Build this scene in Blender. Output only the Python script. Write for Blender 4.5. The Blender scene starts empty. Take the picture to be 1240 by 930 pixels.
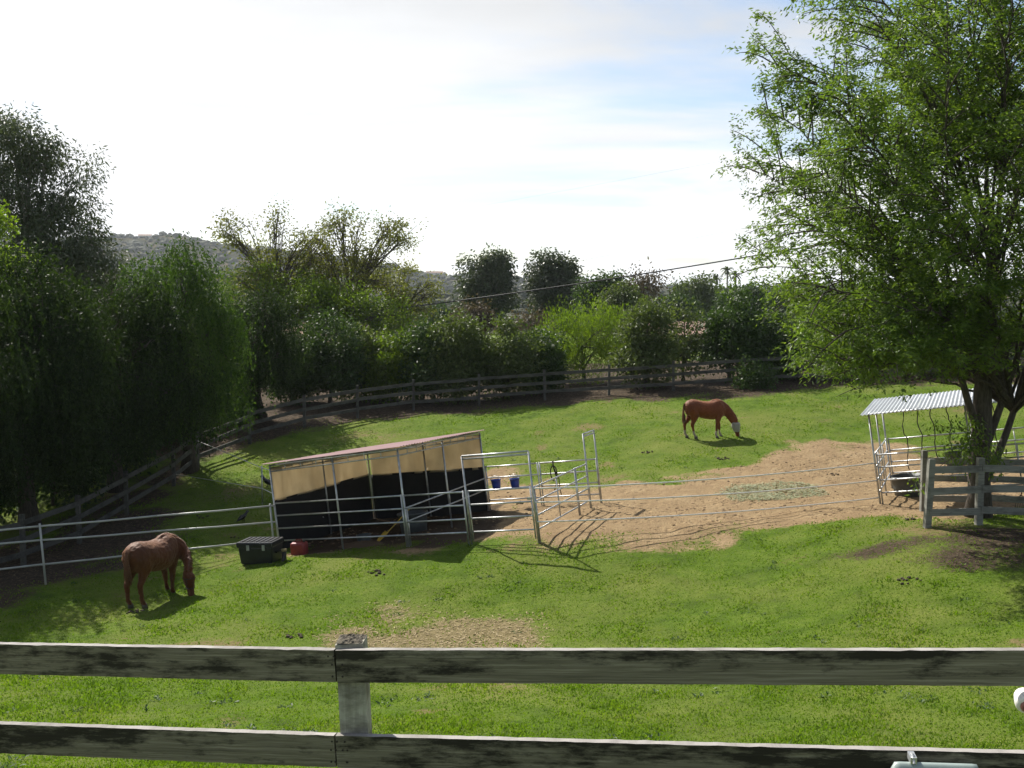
import bpy, bmesh, math, random
import numpy as np
from mathutils import Vector, Matrix, noise as mnoise

SC = bpy.context.scene
COL = SC.collection
R = math.radians
rng = np.random.default_rng(11)
random.seed(11)

# ------------------------------------------------------------------ camera, sky, sun, exposure
F = 1200.0; CX, CY = 620.0, 465.0
PITCH = math.atan(95 / 1200); CZ = 6.5
cam_d = bpy.data.cameras.new('camera')
cam_d.sensor_fit = 'HORIZONTAL'; cam_d.sensor_width = 36.0; cam_d.lens = 36.0 * F / 1240.0
cam_d.clip_start = 0.05; cam_d.clip_end = 9000
cam = bpy.data.objects.new('camera', cam_d); COL.objects.link(cam)
cam.location = (0, 0, CZ); cam.rotation_euler = (R(90) - PITCH, 0, 0)
SC.camera = cam

SUN_EL, SUN_AZ = R(43), R(-38)            # azimuth from the view direction (+Y), negative = left
SUN = Vector((math.sin(SUN_AZ) * math.cos(SUN_EL), math.cos(SUN_AZ) * math.cos(SUN_EL), math.sin(SUN_EL)))

world = bpy.data.worlds.new('World'); SC.world = world; world.use_nodes = True
nt = world.node_tree; nt.nodes.clear()
def wn(t, **k):
    n = nt.nodes.new(t)
    for a, b in k.items(): setattr(n, a, b)
    return n
def wm(op, a, b=None, c=None):
    n = wn('ShaderNodeMath', operation=op)
    for i, v in enumerate((a, b, c)):
        if v is None: continue
        if hasattr(v, 'links') or hasattr(v, 'is_linked'): nt.links.new(v, n.inputs[i])
        else: n.inputs[i].default_value = v
    return n.outputs[0]
sky = wn('ShaderNodeTexSky', sky_type='NISHITA', sun_disc=False)
sky.sun_elevation = SUN_EL; sky.sun_rotation = SUN_AZ
sky.air_density = 1.0; sky.dust_density = 0.9; sky.ozone_density = 1.2
bg_sky = wn('ShaderNodeBackground'); bg_sky.inputs[1].default_value = 0.095
nt.links.new(sky.outputs[0], bg_sky.inputs[0])
tc = wn('ShaderNodeTexCoord')
sep = wn('ShaderNodeSeparateXYZ'); nt.links.new(tc.outputs['Generated'], sep.inputs[0])
den = wm('ADD', wm('MAXIMUM', sep.outputs[2], 0.0), 0.12)
comb = wn('ShaderNodeCombineXYZ')
nt.links.new(wm('DIVIDE', sep.outputs[0], den), comb.inputs[0])
nt.links.new(wm('DIVIDE', sep.outputs[1], den), comb.inputs[1])
mp = wn('ShaderNodeMapping'); mp.inputs['Rotation'].default_value = (0, 0, R(24))
mp.inputs['Scale'].default_value = (0.42, 0.85, 1); mp.inputs['Location'].default_value = (1.67, 2.81, 0.4)
nt.links.new(comb.outputs[0], mp.inputs[0])
nz = wn('ShaderNodeTexNoise'); nz.inputs['Scale'].default_value = 1.15; nz.inputs['Detail'].default_value = 9
nz.inputs['Roughness'].default_value = 0.55; nz.inputs['Distortion'].default_value = 0.35
nt.links.new(mp.outputs[0], nz.inputs['Vector'])
nz2 = wn('ShaderNodeTexNoise'); nz2.inputs['Scale'].default_value = 3.0; nz2.inputs['Detail'].default_value = 8
nz2.inputs['Roughness'].default_value = 0.5
nt.links.new(mp.outputs[0], nz2.inputs['Vector'])
# thin cloud lies thicker low down, where the line of sight runs through more of it
low = wm('POWER', wm('SUBTRACT', 1.0, wm('MAXIMUM', sep.outputs[2], 0.0)), 3.0)
cov = wm('ADD', nz.outputs[0], wm('MULTIPLY', low, 0.14))
ramp = wn('ShaderNodeMapRange', interpolation_type='SMOOTHSTEP')
ramp.inputs[1].default_value = 0.45; ramp.inputs[2].default_value = 0.63
nt.links.new(cov, ramp.inputs[0])
# forward scattering: cloud glows towards the sun
dt = wn('ShaderNodeVectorMath', operation='DOT_PRODUCT'); nt.links.new(tc.outputs['Generated'], dt.inputs[0])
dt.inputs[1].default_value = SUN
glow = wm('POWER', wm('MAXIMUM', dt.outputs['Value'], 0.0), 5.0)
cb = wm('ADD', wm('ADD', 0.16, wm('MULTIPLY', low, 0.72)), wm('MULTIPLY', glow, 0.52))
cb = wm('MULTIPLY', cb, wm('ADD', 0.82, wm('MULTIPLY', nz2.outputs[0], 0.42)))
bg_c = wn('ShaderNodeBackground'); bg_c.inputs[0].default_value = (0.965, 0.98, 1.0, 1)
nt.links.new(cb, bg_c.inputs[1])
mixs = wn('ShaderNodeMixShader'); nt.links.new(ramp.outputs[0], mixs.inputs[0])
nt.links.new(bg_sky.outputs[0], mixs.inputs[1]); nt.links.new(bg_c.outputs[0], mixs.inputs[2])
wo = wn('ShaderNodeOutputWorld'); nt.links.new(mixs.outputs[0], wo.inputs[0])

sun_d = bpy.data.lights.new('sun', 'SUN'); sun_d.energy = 5.0; sun_d.angle = R(0.53); sun_d.color = (1.0, 0.95, 0.86)
sun = bpy.data.objects.new('sun', sun_d); COL.objects.link(sun)
sun.rotation_euler = (-SUN).to_track_quat('-Z', 'Y').to_euler(); sun.location = (-20, 30, 40)

SC.view_settings.view_transform = 'Standard'; SC.view_settings.look = 'None'
SC.view_settings.exposure = 0.70; SC.view_settings.gamma = 1.0; SC.view_settings.use_curve_mapping = False
SC.cycles.max_bounces = 6; SC.cycles.diffuse_bounces = 3; SC.cycles.glossy_bounces = 2
SC.cycles.transmission_bounces = 4; SC.cycles.volume_bounces = 0; SC.cycles.transparent_max_bounces = 6
SC.cycles.use_denoising = True; SC.cycles.caustics_reflective = False; SC.cycles.caustics_refractive = False

# ------------------------------------------------------------------ helpers
def at(px, py, d):
    """world point seen at photo pixel (px, py) standing d metres ahead"""
    u = (px - CX) / F; v = (CY - py) / F; c, s = math.cos(PITCH), math.sin(PITCH)
    D = np.array([u, c + v * s, -s + v * c])
    return np.array([0, 0, CZ]) + D * (d / D[1])

CP = [(340,668,26),(495,662,24.5),(572,657.5,23.84),(658,656,23.14),(738,607,27.7),(596,618,29),(455,628,30.5),
 (190,729,22),(52,706,23),(318,684,23.5),(314,609,31),(323,591,33),(147,628,30),(234,570,36),(20,692,25),(367,518,41),
 (500,495,45),(620,487,45),(737,479,45),(816,474,45),(901,468,45),(1020,462,45),(1240,455,45),
 (850,531,36),(1066,611,25.6),(1130,635,21),(1240,636,21.2),(1240,585,29),(930,600,27.5),
 (620,930,9.4),(620,860,12.6),(620,775,17.8),(620,715,20.8),(900,690,20.8),(1240,720,17.),(1240,930,9.0),(0,930,9.7),(0,775,19)]
_c = np.array([at(*c) for c in CP] + [(0, 4, 3.95), (0, 0, 4.9), (-3, 4, 3.8), (3, 4, 4.1), (0, -6, 5.2), (-22, 24, -.4), (-22, 40, .8),
     (24, 24, 2.4), (0, 60, 2.6), (-25, 60, 1.8), (25, 60, 3.2), (-20, 8, 1.6), (20, 8, 3.4)])
_n = len(_c)
def _k(r2): return np.where(r2 > 1e-9, .5 * r2 * np.log(np.maximum(r2, 1e-9)), 0)
_d2 = ((_c[:, None, :2] - _c[None, :, :2]) ** 2).sum(-1)
_A = np.zeros((_n + 3, _n + 3)); _A[:_n, :_n] = _k(_d2) + np.eye(_n) * 1.2
_A[:_n, _n] = 1; _A[:_n, _n + 1:] = _c[:, :2]; _A[_n:, :_n] = _A[:_n, _n:].T
_w = np.linalg.solve(_A, np.concatenate([_c[:, 2], [0, 0, 0]]))
def ground_z(x, y):
    x = np.atleast_1d(np.asarray(x, float)); y = np.atleast_1d(np.asarray(y, float))
    xc = np.clip(x, -26, 28); yc = np.clip(y, -6, 62)
    r2 = (xc[..., None] - _c[:, 0]) ** 2 + (yc[..., None] - _c[:, 1]) ** 2
    z = (_k(r2) * _w[:_n]).sum(-1) + _w[_n] + _w[_n + 1] * xc + _w[_n + 2] * yc
    far = np.clip((np.hypot(x, y - 25) - 45) / 160, 0, 1); far = far * far * (3 - 2 * far)
    return z * (1 - far) + (-3.0) * far
def gz(x, y): return float(ground_z(x, y)[0])
def gp(px, py, lo=4, hi=60):
    """point of the ground seen at photo pixel (px, py)"""
    for _ in range(1):
        ds = np.linspace(lo, hi, 600); P = np.array([at(px, py, d) for d in ds])
        dz = P[:, 2] - ground_z(P[:, 0], P[:, 1])
        i = np.argmax(dz < 0) if (dz < 0).any() else len(ds) - 1
    return P[i]

OFF = {}
def thing(name, label, cat, loc, group=None):
    o = bpy.data.objects.new(name, None); COL.objects.link(o); o.location = loc
    o.empty_display_size = .2; OFF[o.name] = np.array(loc, float)
    return tag(o, label, cat, group)
def tag(o, label=None, cat=None, group=None, kind=None):
    if label: o['label'] = label
    if cat: o['category'] = cat
    if group: o['group'] = group
    if kind: o['kind'] = kind
    return o

class MB:
    def __init__(s): s.v = []; s.f = []; s.n = 0
    def add(s, v, f):
        v = np.asarray(v, float).reshape(-1, 3); f = np.asarray(f, int)
        s.v.append(v); s.f.append(f + s.n); s.n += len(v); return s
    def box(s, c, ax, ay, az):
        """centre and three half-axis vectors"""
        c, ax, ay, az = (np.asarray(q, float) for q in (c, ax, ay, az))
        v = [c + i * ax + j * ay + k * az for k in (-1, 1) for j in (-1, 1) for i in (-1, 1)]
        return s.add(v, [(0, 2, 3, 1), (4, 5, 7, 6), (0, 1, 5, 4), (2, 6, 7, 3), (0, 4, 6, 2), (1, 3, 7, 5)])
    def tube(s, pts, rad, n=6, cap=True):
        P = np.asarray(pts, float); m = len(P)
        r = np.broadcast_to(np.asarray(rad, float), (m,))
        T = np.gradient(P, axis=0); T /= np.linalg.norm(T, axis=1, keepdims=True) + 1e-12
        a = np.array([0, 0, 1.]) if abs(T[0, 2]) < .9 else np.array([1., 0, 0])
        U = np.cross(T, a); U /= np.linalg.norm(U, axis=1, keepdims=True) + 1e-9; W = np.cross(T, U)
        an = np.linspace(0, 2 * np.pi, n, endpoint=False)
        v = P[:, None] + r[:, None, None] * (np.cos(an)[None, :, None] * U[:, None] + np.sin(an)[None, :, None] * W[:, None])
        i, j = np.meshgrid(np.arange(m - 1), np.arange(n), indexing='ij'); j2 = (j + 1) % n
        f = np.stack([i * n + j, i * n + j2, (i + 1) * n + j2, (i + 1) * n + j], -1).reshape(-1, 4)
        b = s.n; s.add(v.reshape(-1, 3), f)
        if cap and n >= 3:
            for q, c in ((0, P[0]), (m - 1, P[-1])):
                ring = np.arange(n) + q * n; k = s.n - b
                fs = np.stack([ring, np.roll(ring, -1), np.full(n, k)], 1)
                if q == 0: fs = fs[:, ::-1]
                s.v.append(np.asarray(c, float).reshape(1, 3)); s.n += 1; s.f.append(fs + b)
        return s
    def loft(s, secs, n=14):
        """closed skin over elliptical sections (centre, half-side vector, half-up vector)"""
        an = np.linspace(0, 2 * np.pi, n, endpoint=False); V = []
        for c, a, b in secs:
            V.append(np.asarray(c) + np.cos(an)[:, None] * np.asarray(a) + np.sin(an)[:, None] * np.asarray(b))
        m = len(secs); base = s.n
        i, j = np.meshgrid(np.arange(m - 1), np.arange(n), indexing='ij'); j2 = (j + 1) % n
        s.add(np.concatenate(V), np.stack([i * n + j, i * n + j2, (i + 1) * n + j2, (i + 1) * n + j], -1).reshape(-1, 4))
        for q in (0, m - 1):
            ring = np.arange(n) + q * n; k = s.n - base
            fs = np.stack([ring, np.roll(ring, -1), np.full(n, k)], 1)
            if q == 0: fs = fs[:, ::-1]
            s.v.append(np.asarray(secs[q][0], float).reshape(1, 3)); s.n += 1; s.f.append(fs + base)
        return s
    def mesh(s, name, off=(0, 0, 0), smooth=False):
        me = bpy.data.meshes.new(name)
        v = np.concatenate(s.v) - np.asarray(off, float)
        lt = np.concatenate([np.full(len(f), f.shape[1]) for f in s.f]); lp = np.concatenate([f.ravel() for f in s.f])
        me.vertices.add(len(v)); me.vertices.foreach_set('co', v.astype(np.float32).ravel())
        me.loops.add(len(lp)); me.loops.foreach_set('vertex_index', lp.astype(np.int32))
        me.polygons.add(len(lt)); st = np.concatenate([[0], np.cumsum(lt)[:-1]])
        me.polygons.foreach_set('loop_start', st.astype(np.int32))
        try: me.polygons.foreach_set('loop_total', lt.astype(np.int32))
        except Exception: pass
        me.polygons.foreach_set('use_smooth', np.full(len(lt), bool(smooth)))
        me.update(calc_edges=True); me.validate()
        return me
    def build(s, name, mat, parent=None, smooth=False):
        off = OFF[parent.name] if parent else np.zeros(3)
        o = bpy.data.objects.new(name, s.mesh(name, off, smooth)); COL.objects.link(o)
        o.data.materials.append(mat)
        if parent: o.parent = parent
        OFF[o.name] = off
        return o
def single(mb, name, mat, loc, label, cat, group=None, smooth=False):
    loc = np.asarray(loc, float); o = bpy.data.objects.new(name, mb.mesh(name, loc, smooth)); COL.objects.link(o)
    o.location = loc; o.data.materials.append(mat); OFF[o.name] = loc
    return tag(o, label, cat, group)
def nrm(v): v = np.asarray(v, float); return v / (np.linalg.norm(v) + 1e-12)

# ------------------------------------------------------------------ materials
def new_mat(name):
    m = bpy.data.materials.new(name); m.use_nodes = True; t = m.node_tree; t.nodes.clear()
    o = t.nodes.new('ShaderNodeOutputMaterial'); return m, t, o
def N(t, typ, ins=None, **k):
    n = t.nodes.new(typ)
    for a, b in k.items(): setattr(n, a, b)
    for a, b in (ins or {}).items():
        if hasattr(b, 'is_linked') or hasattr(b, 'links'): t.links.new(b, n.inputs[a])
        else: n.inputs[a].default_value = b
    return n
def c4(c): return (c[0], c[1], c[2], 1)
def ramp_node(t, fac, stops, interp='LINEAR'):
    n = t.nodes.new('ShaderNodeValToRGB'); n.color_ramp.interpolation = interp
    e = n.color_ramp.elements
    while len(e) < len(stops): e.new(.5)
    for q, (p, c) in zip(e, stops): q.position = p; q.color = c4(c)
    t.links.new(fac, n.inputs[0]); return n.outputs[0]
def mixc(t, fac, a, b, mode='MIX'):
    n = t.nodes.new('ShaderNodeMix'); n.data_type = 'RGBA'; n.blend_type = mode
    for idx, v in ((0, fac), (6, a), (7, b)):
        if hasattr(v, 'is_linked') or hasattr(v, 'links'): t.links.new(v, n.inputs[idx])
        elif idx == 0: n.inputs[0].default_value = v
        else: n.inputs[idx].default_value = c4(v)
    return n.outputs[2]
def mth(t, op, a, b=None, clamp=False):
    n = N(t, 'ShaderNodeMath', operation=op, use_clamp=clamp)
    for i, v in enumerate((a, b)):
        if v is None: continue
        if hasattr(v, 'is_linked') or hasattr(v, 'links'): t.links.new(v, n.inputs[i])
        else: n.inputs[i].default_value = v
    return n.outputs[0]
def noise(t, vec, scale, detail=4, rough=.55, dist=0):
    n = N(t, 'ShaderNodeTexNoise', {'Scale': scale, 'Detail': detail, 'Roughness': rough, 'Distortion': dist})
    if vec is not None: t.links.new(vec, n.inputs['Vector'])
    return n.outputs[0]
def bump(t, h, strength, dist=.02):
    return N(t, 'ShaderNodeBump', {'Height': h, 'Strength': strength, 'Distance': dist}).outputs[0]
def geo_pos(t): return t.nodes.new('ShaderNodeNewGeometry').outputs['Position']
def obj_co(t): return t.nodes.new('ShaderNodeTexCoord').outputs['Object']

def simple(name, col, rough=.6, metal=0., var=.25, scale=8., bumpy=.15, spec=.5, dirt=None, dirt_amt=.5):
    m, t, o = new_mat(name); p = geo_pos(t)
    n1 = noise(t, p, scale, 5)
    col2 = tuple(max(0, c * (1 - var)) for c in col); col3 = tuple(c * (1 + var) for c in col)
    cc = ramp_node(t, n1, [(.3, col2), (.7, col3)])
    if dirt:
        n2 = noise(t, p, scale * .45, 6, .65)
        cc = mixc(t, ramp_node(t, n2, [(.5, (0, 0, 0)), (.5 + .25, (dirt_amt,) * 3)]), cc, dirt)
    b = N(t, 'ShaderNodeBsdfPrincipled', {'Base Color': cc, 'Roughness': rough, 'Metallic': metal, 'Specular IOR Level': spec})
    if bumpy: t.links.new(bump(t, noise(t, p, scale * 3, 4), bumpy, .01), b.inputs['Normal'])
    t.links.new(b.outputs[0], o.inputs[0]); return m

def leaf_mat(name, cols, trans=.4, rough=.45, spec=.35, tcol=None, big=.35):
    """leaf colours vary leaf by leaf and from one side of the crown to the other"""
    m, t, o = new_mat(name); g = t.nodes.new('ShaderNodeNewGeometry')
    n = len(cols); fac = g.outputs['Random Per Island']
    n1 = noise(t, g.outputs['Position'], big, 3)
    fac = mth(t, 'ADD', mth(t, 'MULTIPLY', fac, .6), mth(t, 'MULTIPLY', mth(t, 'SUBTRACT', n1, .3), 1.0), True)
    cc = ramp_node(t, fac, [(i / max(n - 1, 1), c) for i, c in enumerate(cols)])
    b = N(t, 'ShaderNodeBsdfPrincipled', {'Base Color': cc, 'Roughness': rough, 'Specular IOR Level': spec})
    tc_ = mixc(t, 1.0, cc, tcol or (1.35, 1.45, .5), 'MULTIPLY')
    tr = N(t, 'ShaderNodeBsdfTranslucent', {'Color': tc_})
    mx = N(t, 'ShaderNodeMixShader', {0: trans}); t.links.new(b.outputs[0], mx.inputs[1]); t.links.new(tr.outputs[0], mx.inputs[2])
    t.links.new(mx.outputs[0], o.inputs[0]); return m

def bark_mat(name, a, b_):
    m, t, o = new_mat(name); p = geo_pos(t)
    mpn = N(t, 'ShaderNodeMapping', {'Vector': p, 'Scale': (14, 14, 3)}).outputs[0]
    n1 = noise(t, mpn, 1.6, 6, .65)
    cc = ramp_node(t, n1, [(.32, a), (.68, b_)])
    b = N(t, 'ShaderNodeBsdfPrincipled', {'Base Color': cc, 'Roughness': .9, 'Normal': bump(t, n1, .7, .03)})
    t.links.new(b.outputs[0], o.inputs[0]); return m

def wood_mat(name, a, b_, stain, amt=.8, along='X', moss=None, paint=None, scale=1.0, sunlit_top=False):
    """weathered board: grain along the board, dark mould stains of their own shape"""
    m, t, o = new_mat(name); p = geo_pos(t)
    sc = {'X': (1.2, 30, 42), 'Z': (30, 30, 1.6)}[along]
    gr = noise(t, N(t, 'ShaderNodeMapping', {'Vector': p, 'Scale': sc}).outputs[0], 1.6, 6, .6, .4)
    cc = ramp_node(t, gr, [(.25, a), (.75, b_)])
    n2 = noise(t, N(t, 'ShaderNodeMapping', {'Vector': p, 'Scale': (2.1 * scale, 3 * scale, 5 * scale)}).outputs[0], 1.5, 7, .68)
    if paint:
        n4 = noise(t, N(t, 'ShaderNodeMapping', {'Vector': p, 'Scale': (3, 5, 12)}).outputs[0], 1.2, 7, .7)
        cc = mixc(t, ramp_node(t, n4, [(.44, (0, 0, 0)), (.58, (1, 1, 1))]), cc, paint)
    if moss:
        n3 = noise(t, p, 1.1 * scale, 4, .6)
        cc = mixc(t, ramp_node(t, n3, [(.42, (0, 0, 0)), (.7, (.7,) * 3)]), cc, moss)
    st = ramp_node(t, n2, [(.46, (0, 0, 0)), (.62, (amt,) * 3)])
    cc = mixc(t, st, cc, stain)
    if sunlit_top:   # upward faces mixed pale, sunlight put into the colour
        nz_ = N(t, 'ShaderNodeSeparateXYZ', {0: t.nodes.new('ShaderNodeNewGeometry').outputs['Normal']}).outputs[2]
        cc = mixc(t, ramp_node(t, nz_, [(.6, (0, 0, 0)), (.85, (.85,) * 3)]), cc, (.46, .44, .40))
    hs = mth(t, 'ADD', gr, mth(t, 'MULTIPLY', n2, .5))
    b = N(t, 'ShaderNodeBsdfPrincipled', {'Base Color': cc, 'Roughness': .82, 'Specular IOR Level': .3, 'Normal': bump(t, hs, .55, .006)})
    t.links.new(b.outputs[0], o.inputs[0]); return m

M = {}
def near_board_mat():
    """old board: streaky grain along it, black mould creeping down from the upper edge, sunlit top painted paler"""
    m, t, o = new_mat('weathered_board'); p = geo_pos(t); px = N(t, 'ShaderNodeSeparateXYZ', {0: p})
    ac = N(t, 'ShaderNodeAttribute', attribute_name='across').outputs['Fac']; bd = N(t, 'ShaderNodeObjectInfo').outputs['Random']
    co = N(t, 'ShaderNodeCombineXYZ', {0: mth(t, 'MULTIPLY', px.outputs[0], 1.0), 1: mth(t, 'MULTIPLY', ac, .07), 2: mth(t, 'MULTIPLY', bd, 9.0)}).outputs[0]
    gr = noise(t, N(t, 'ShaderNodeMapping', {'Vector': co, 'Scale': (2.2, 120, 1)}).outputs[0], 1.0, 7, .62, .3)
    gf = noise(t, N(t, 'ShaderNodeMapping', {'Vector': co, 'Scale': (6, 330, 1)}).outputs[0], 1.0, 4, .6)
    cc = ramp_node(t, gr, [(.28, (.105, .094, .066)), (.5, (.18, .164, .115)), (.72, (.31, .285, .215))])
    cc = mixc(t, ramp_node(t, gf, [(.5, (0, 0, 0)), (.72, (.5,) * 3)]), cc, (.075, .064, .045))
    n2 = noise(t, N(t, 'ShaderNodeMapping', {'Vector': co, 'Scale': (4.2, 17, 1)}).outputs[0], 1.0, 9, .72)
    n3 = noise(t, N(t, 'ShaderNodeMapping', {'Vector': co, 'Scale': (1.0, 3, 1)}).outputs[0], 1.0, 3, .5)
    k = mth(t, 'ADD', mth(t, 'ADD', n2, mth(t, 'MULTIPLY', ac, .075)), mth(t, 'MULTIPLY', mth(t, 'SUBTRACT', n3, .5), .75))
    cc = mixc(t, ramp_node(t, k, [(.46, (0, 0, 0)), (.60, (.93,) * 3)]), cc, (.018, .016, .011))
    nz_ = N(t, 'ShaderNodeSeparateXYZ', {0: t.nodes.new('ShaderNodeNewGeometry').outputs['Normal']}).outputs[2]
    top_lit = ramp_node(t, n2, [(.3, (.17, .155, .14)), (.62, (.36, .34, .32))])
    cc = mixc(t, ramp_node(t, nz_, [(.6, (0, 0, 0)), (.85, (1, 1, 1))]), cc, top_lit)  # up-facing faces turn paler: the sunlit strip is painted into the colour
    b = N(t, 'ShaderNodeBsdfPrincipled', {'Base Color': cc, 'Roughness': .85, 'Specular IOR Level': .25, 'Normal': bump(t, mth(t, 'ADD', gr, mth(t, 'MULTIPLY', gf, .6)), .6, .005)})
    t.links.new(b.outputs[0], o.inputs[0]); return m
M['rail_near'] = near_board_mat()
M['post_near'] = wood_mat('weathered_post', (.26, .245, .20), (.50, .48, .41), (.09, .08, .06), .7, 'Z', moss=(.28, .28, .20))
M['end_grain'] = simple('end_grain', (.10, .085, .06), .95, var=.7, scale=40, bumpy=.9)
M['rail_shaded'] = wood_mat('shaded_fence_board', (.05, .048, .042), (.115, .11, .098), (.02, .018, .016), .6, 'X', scale=.6)  # darkened board copy, the hedge's shade is put into its colour
M['post_shaded'] = wood_mat('shaded_fence_post', (.06, .057, .05), (.13, .125, .112), (.02, .018, .016), .5, 'Z', scale=.6)  # matching post, shade painted into the colour as well
M['rail_lit'] = wood_mat('sunlit_fence_board', (.15, .145, .125), (.30, .295, .265), (.06, .055, .048), .6, 'X', scale=.6)  # lighter copy of the boards for the fence in sunlight
M['galv'] = simple('galvanised_pipe', (.50, .51, .52), .42, .75, .25, 6, .05, dirt=(.24, .22, .19), dirt_amt=.5)
M['pvc'] = simple('white_pipe', (.40, .40, .38), .4, 0, .1, 3, .03, dirt=(.4, .38, .33), dirt_amt=.6)
M['nail'] = simple('rusty_nail', (.03, .022, .018), .7, .3)
M['rope'] = simple('pale_tape', (.80, .79, .76), .6, 0, .1, 20, .1)
M['cable'] = simple('black_cable', (.02, .02, .022), .6)
M['cable_far'] = simple('grey_cable', (.35, .36, .38), .6)
M['black_plastic'] = simple('black_plastic', (.014, .015, .019), .38, 0, .3, 9, .08, dirt=(.06, .055, .05), dirt_amt=.25)
M['latch'] = simple('latch_metal', (.42, .43, .45), .4, .6)
M['red_plastic'] = simple('faded_red_plastic', (.24, .03, .028), .5, 0, .25, 12, .1)
M['blue_plastic'] = simple('blue_plastic', (.02, .06, .36), .45, 0, .15, 12, .05)
M['grey_rubber'] = simple('grey_rubber_tub', (.075, .085, .085), .55, 0, .2, 6, .1, dirt=(.16, .15, .12), dirt_amt=.4)
M['yellow'] = simple('yellow_plastic', (.55, .36, .04), .5)
M['white_plastic'] = simple('white_plastic', (.72, .70, .67), .35, 0, .06, 10, .03)
M['pink_plastic'] = simple('brown_cap', (.25, .10, .085), .5)
M['pale_green'] = simple('pale_grey_green_plastic', (.30, .36, .34), .4, 0, .1, 6, .04)
M['bird'] = simple('black_feathers', (.012, .012, .015), .5)
M['leather'] = simple('dark_leather', (.02, .016, .014), .6)
M['mat'] = simple('black_wall_mesh', (.012, .012, .012), .85, 0, .3, 5, .2)
M['hay'] = None
M['tan_wall'] = simple('tan_stucco', (.42, .33, .25), .9, 0, .08, 2, .2)
M['white_wall'] = simple('white_stucco', (.68, .66, .62), .9, 0, .06, 2, .2)
M['tile_roof'] = simple('clay_tile', (.27, .17, .125), .85, 0, .25, 3, .3)
M['glass'] = simple('window_glass', (.03, .035, .04), .1, 0, .05, 2, 0)
M['bark'] = bark_mat('dark_bark', (.028, .022, .017), (.10, .082, .064))
M['bark_pale'] = bark_mat('pale_bark', (.09, .08, .065), (.26, .23, .19))
M['palm_frond'] = leaf_mat('palm_leaf', [(.04, .06, .02), (.07, .09, .03)], .25)
M['lf_ash'] = leaf_mat('ash_leaf', [(.042, .080, .015), (.075, .130, .024), (.115, .180, .034), (.165, .23, .05)], .52, .42, .35, (1.5, 1.5, .55))
M['lf_pepper'] = leaf_mat('pepper_leaf', [(.013, .024, .008), (.024, .042, .013), (.05, .082, .02)], .28, .6, .15, big=.6)
M['lf_pepper2'] = leaf_mat('fresh_pepper_leaf', [(.022, .045, .012), (.045, .085, .020), (.085, .14, .030)], .4, .6, .15, big=.6)
M['lf_euc'] = leaf_mat('eucalyptus_leaf', [(.038, .052, .026), (.066, .084, .042), (.10, .118, .062)], .28, .4, .4, (1.2, 1.3, .7))
M['lf_dark'] = leaf_mat('dark_glossy_leaf', [(.024, .044, .013), (.042, .076, .02), (.078, .125, .034)], .28, .5, .25)
M['lf_grey'] = leaf_mat('grey_green_leaf', [(.048, .07, .025), (.085, .115, .036), (.13, .165, .06)], .34, .5, .25)
M['lf_lime'] = leaf_mat('lime_leaf', [(.05, .085, .01), (.085, .135, .012), (.13, .18, .02)], .48, .5)
M['lf_lit'] = leaf_mat('spring_leaf', [(.075, .125, .012), (.135, .205, .018), (.20, .265, .026)], .52, .5)
M['lf_yellow'] = leaf_mat('yellowing_leaf', [(.07, .085, .02), (.12, .13, .03), (.17, .16, .05)], .45, .5)
M['lf_brown'] = leaf_mat('brown_dry_leaf', [(.075, .055, .036), (.11, .08, .055)], .2, .7)
M['hill_bush'] = leaf_mat('chaparral', [(.035, .045, .025), (.055, .065, .035), (.085, .085, .05)], .05, .8, .1, big=.01)

# tarp: thin woven sheet that lets sunlight through
def tarp():
    m, t, o = new_mat('tan_tarpaulin'); p = geo_pos(t)
    n1 = noise(t, N(t, 'ShaderNodeMapping', {'Vector': p, 'Scale': (1.2, 1.2, .5)}).outputs[0], 1.8, 5, .6)
    cc = ramp_node(t, n1, [(.3, (.54, .46, .33)), (.7, (.68, .60, .45))])
    b = N(t, 'ShaderNodeBsdfPrincipled', {'Base Color': cc, 'Roughness': .7, 'Normal': bump(t, n1, .3, .04)})
    tr = N(t, 'ShaderNodeBsdfTranslucent', {'Color': cc})
    mx = N(t, 'ShaderNodeMixShader', {0: .6}); t.links.new(b.outputs[0], mx.inputs[1]); t.links.new(tr.outputs[0], mx.inputs[2])
    t.links.new(mx.outputs[0], o.inputs[0]); return m
M['tarp'] = tarp()
M['roof_pink'] = simple('faded_roof_sheet', (.33, .225, .225), .9, 0, .12, 2.0, .08, spec=.08, dirt=(.2, .15, .13), dirt_amt=.4)
M['roof_white'] = simple('galvanised_roof_sheet', (.42, .44, .46), .5, .25, .1, 2.0, .05, dirt=(.33, .32, .30), dirt_amt=.35)

def coat(name, col, dark, socks=False):
    m, t, o = new_mat(name); co = obj_co(t)
    n1 = noise(t, N(t, 'ShaderNodeMapping', {'Vector': co, 'Scale': (6, 6, 14)}).outputs[0], 2.0, 6, .65)
    n0 = noise(t, co, 2.2, 3)
    cc = ramp_node(t, n1, [(.3, tuple(c * .68 for c in col)), (.7, tuple(c * 1.25 for c in col))])
    cc = mixc(t, ramp_node(t, n0, [(.4, (0, 0, 0)), (.75, (.6,) * 3)]), cc, dark)
    if socks:
        z = N(t, 'ShaderNodeSeparateXYZ', {0: co})
        zz = mth(t, 'ADD', z.outputs[2], mth(t, 'MULTIPLY', n1, .12))
        xx = z.outputs[0]
        leg = mth(t, 'MULTIPLY', mth(t, 'LESS_THAN', zz, .34), mth(t, 'LESS_THAN', xx, .78))
        cc = mixc(t, leg, cc, (.36, .30, .26))
    b = N(t, 'ShaderNodeBsdfPrincipled', {'Base Color': cc, 'Roughness': .62, 'Specular IOR Level': .25, 'Sheen Weight': .25,
        'Normal': bump(t, n1, .5, .03)})
    b.inputs['Sheen Tint'].default_value = (1, .6, .35, 1)
    t.links.new(b.outputs[0], o.inputs[0]); return m
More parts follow.
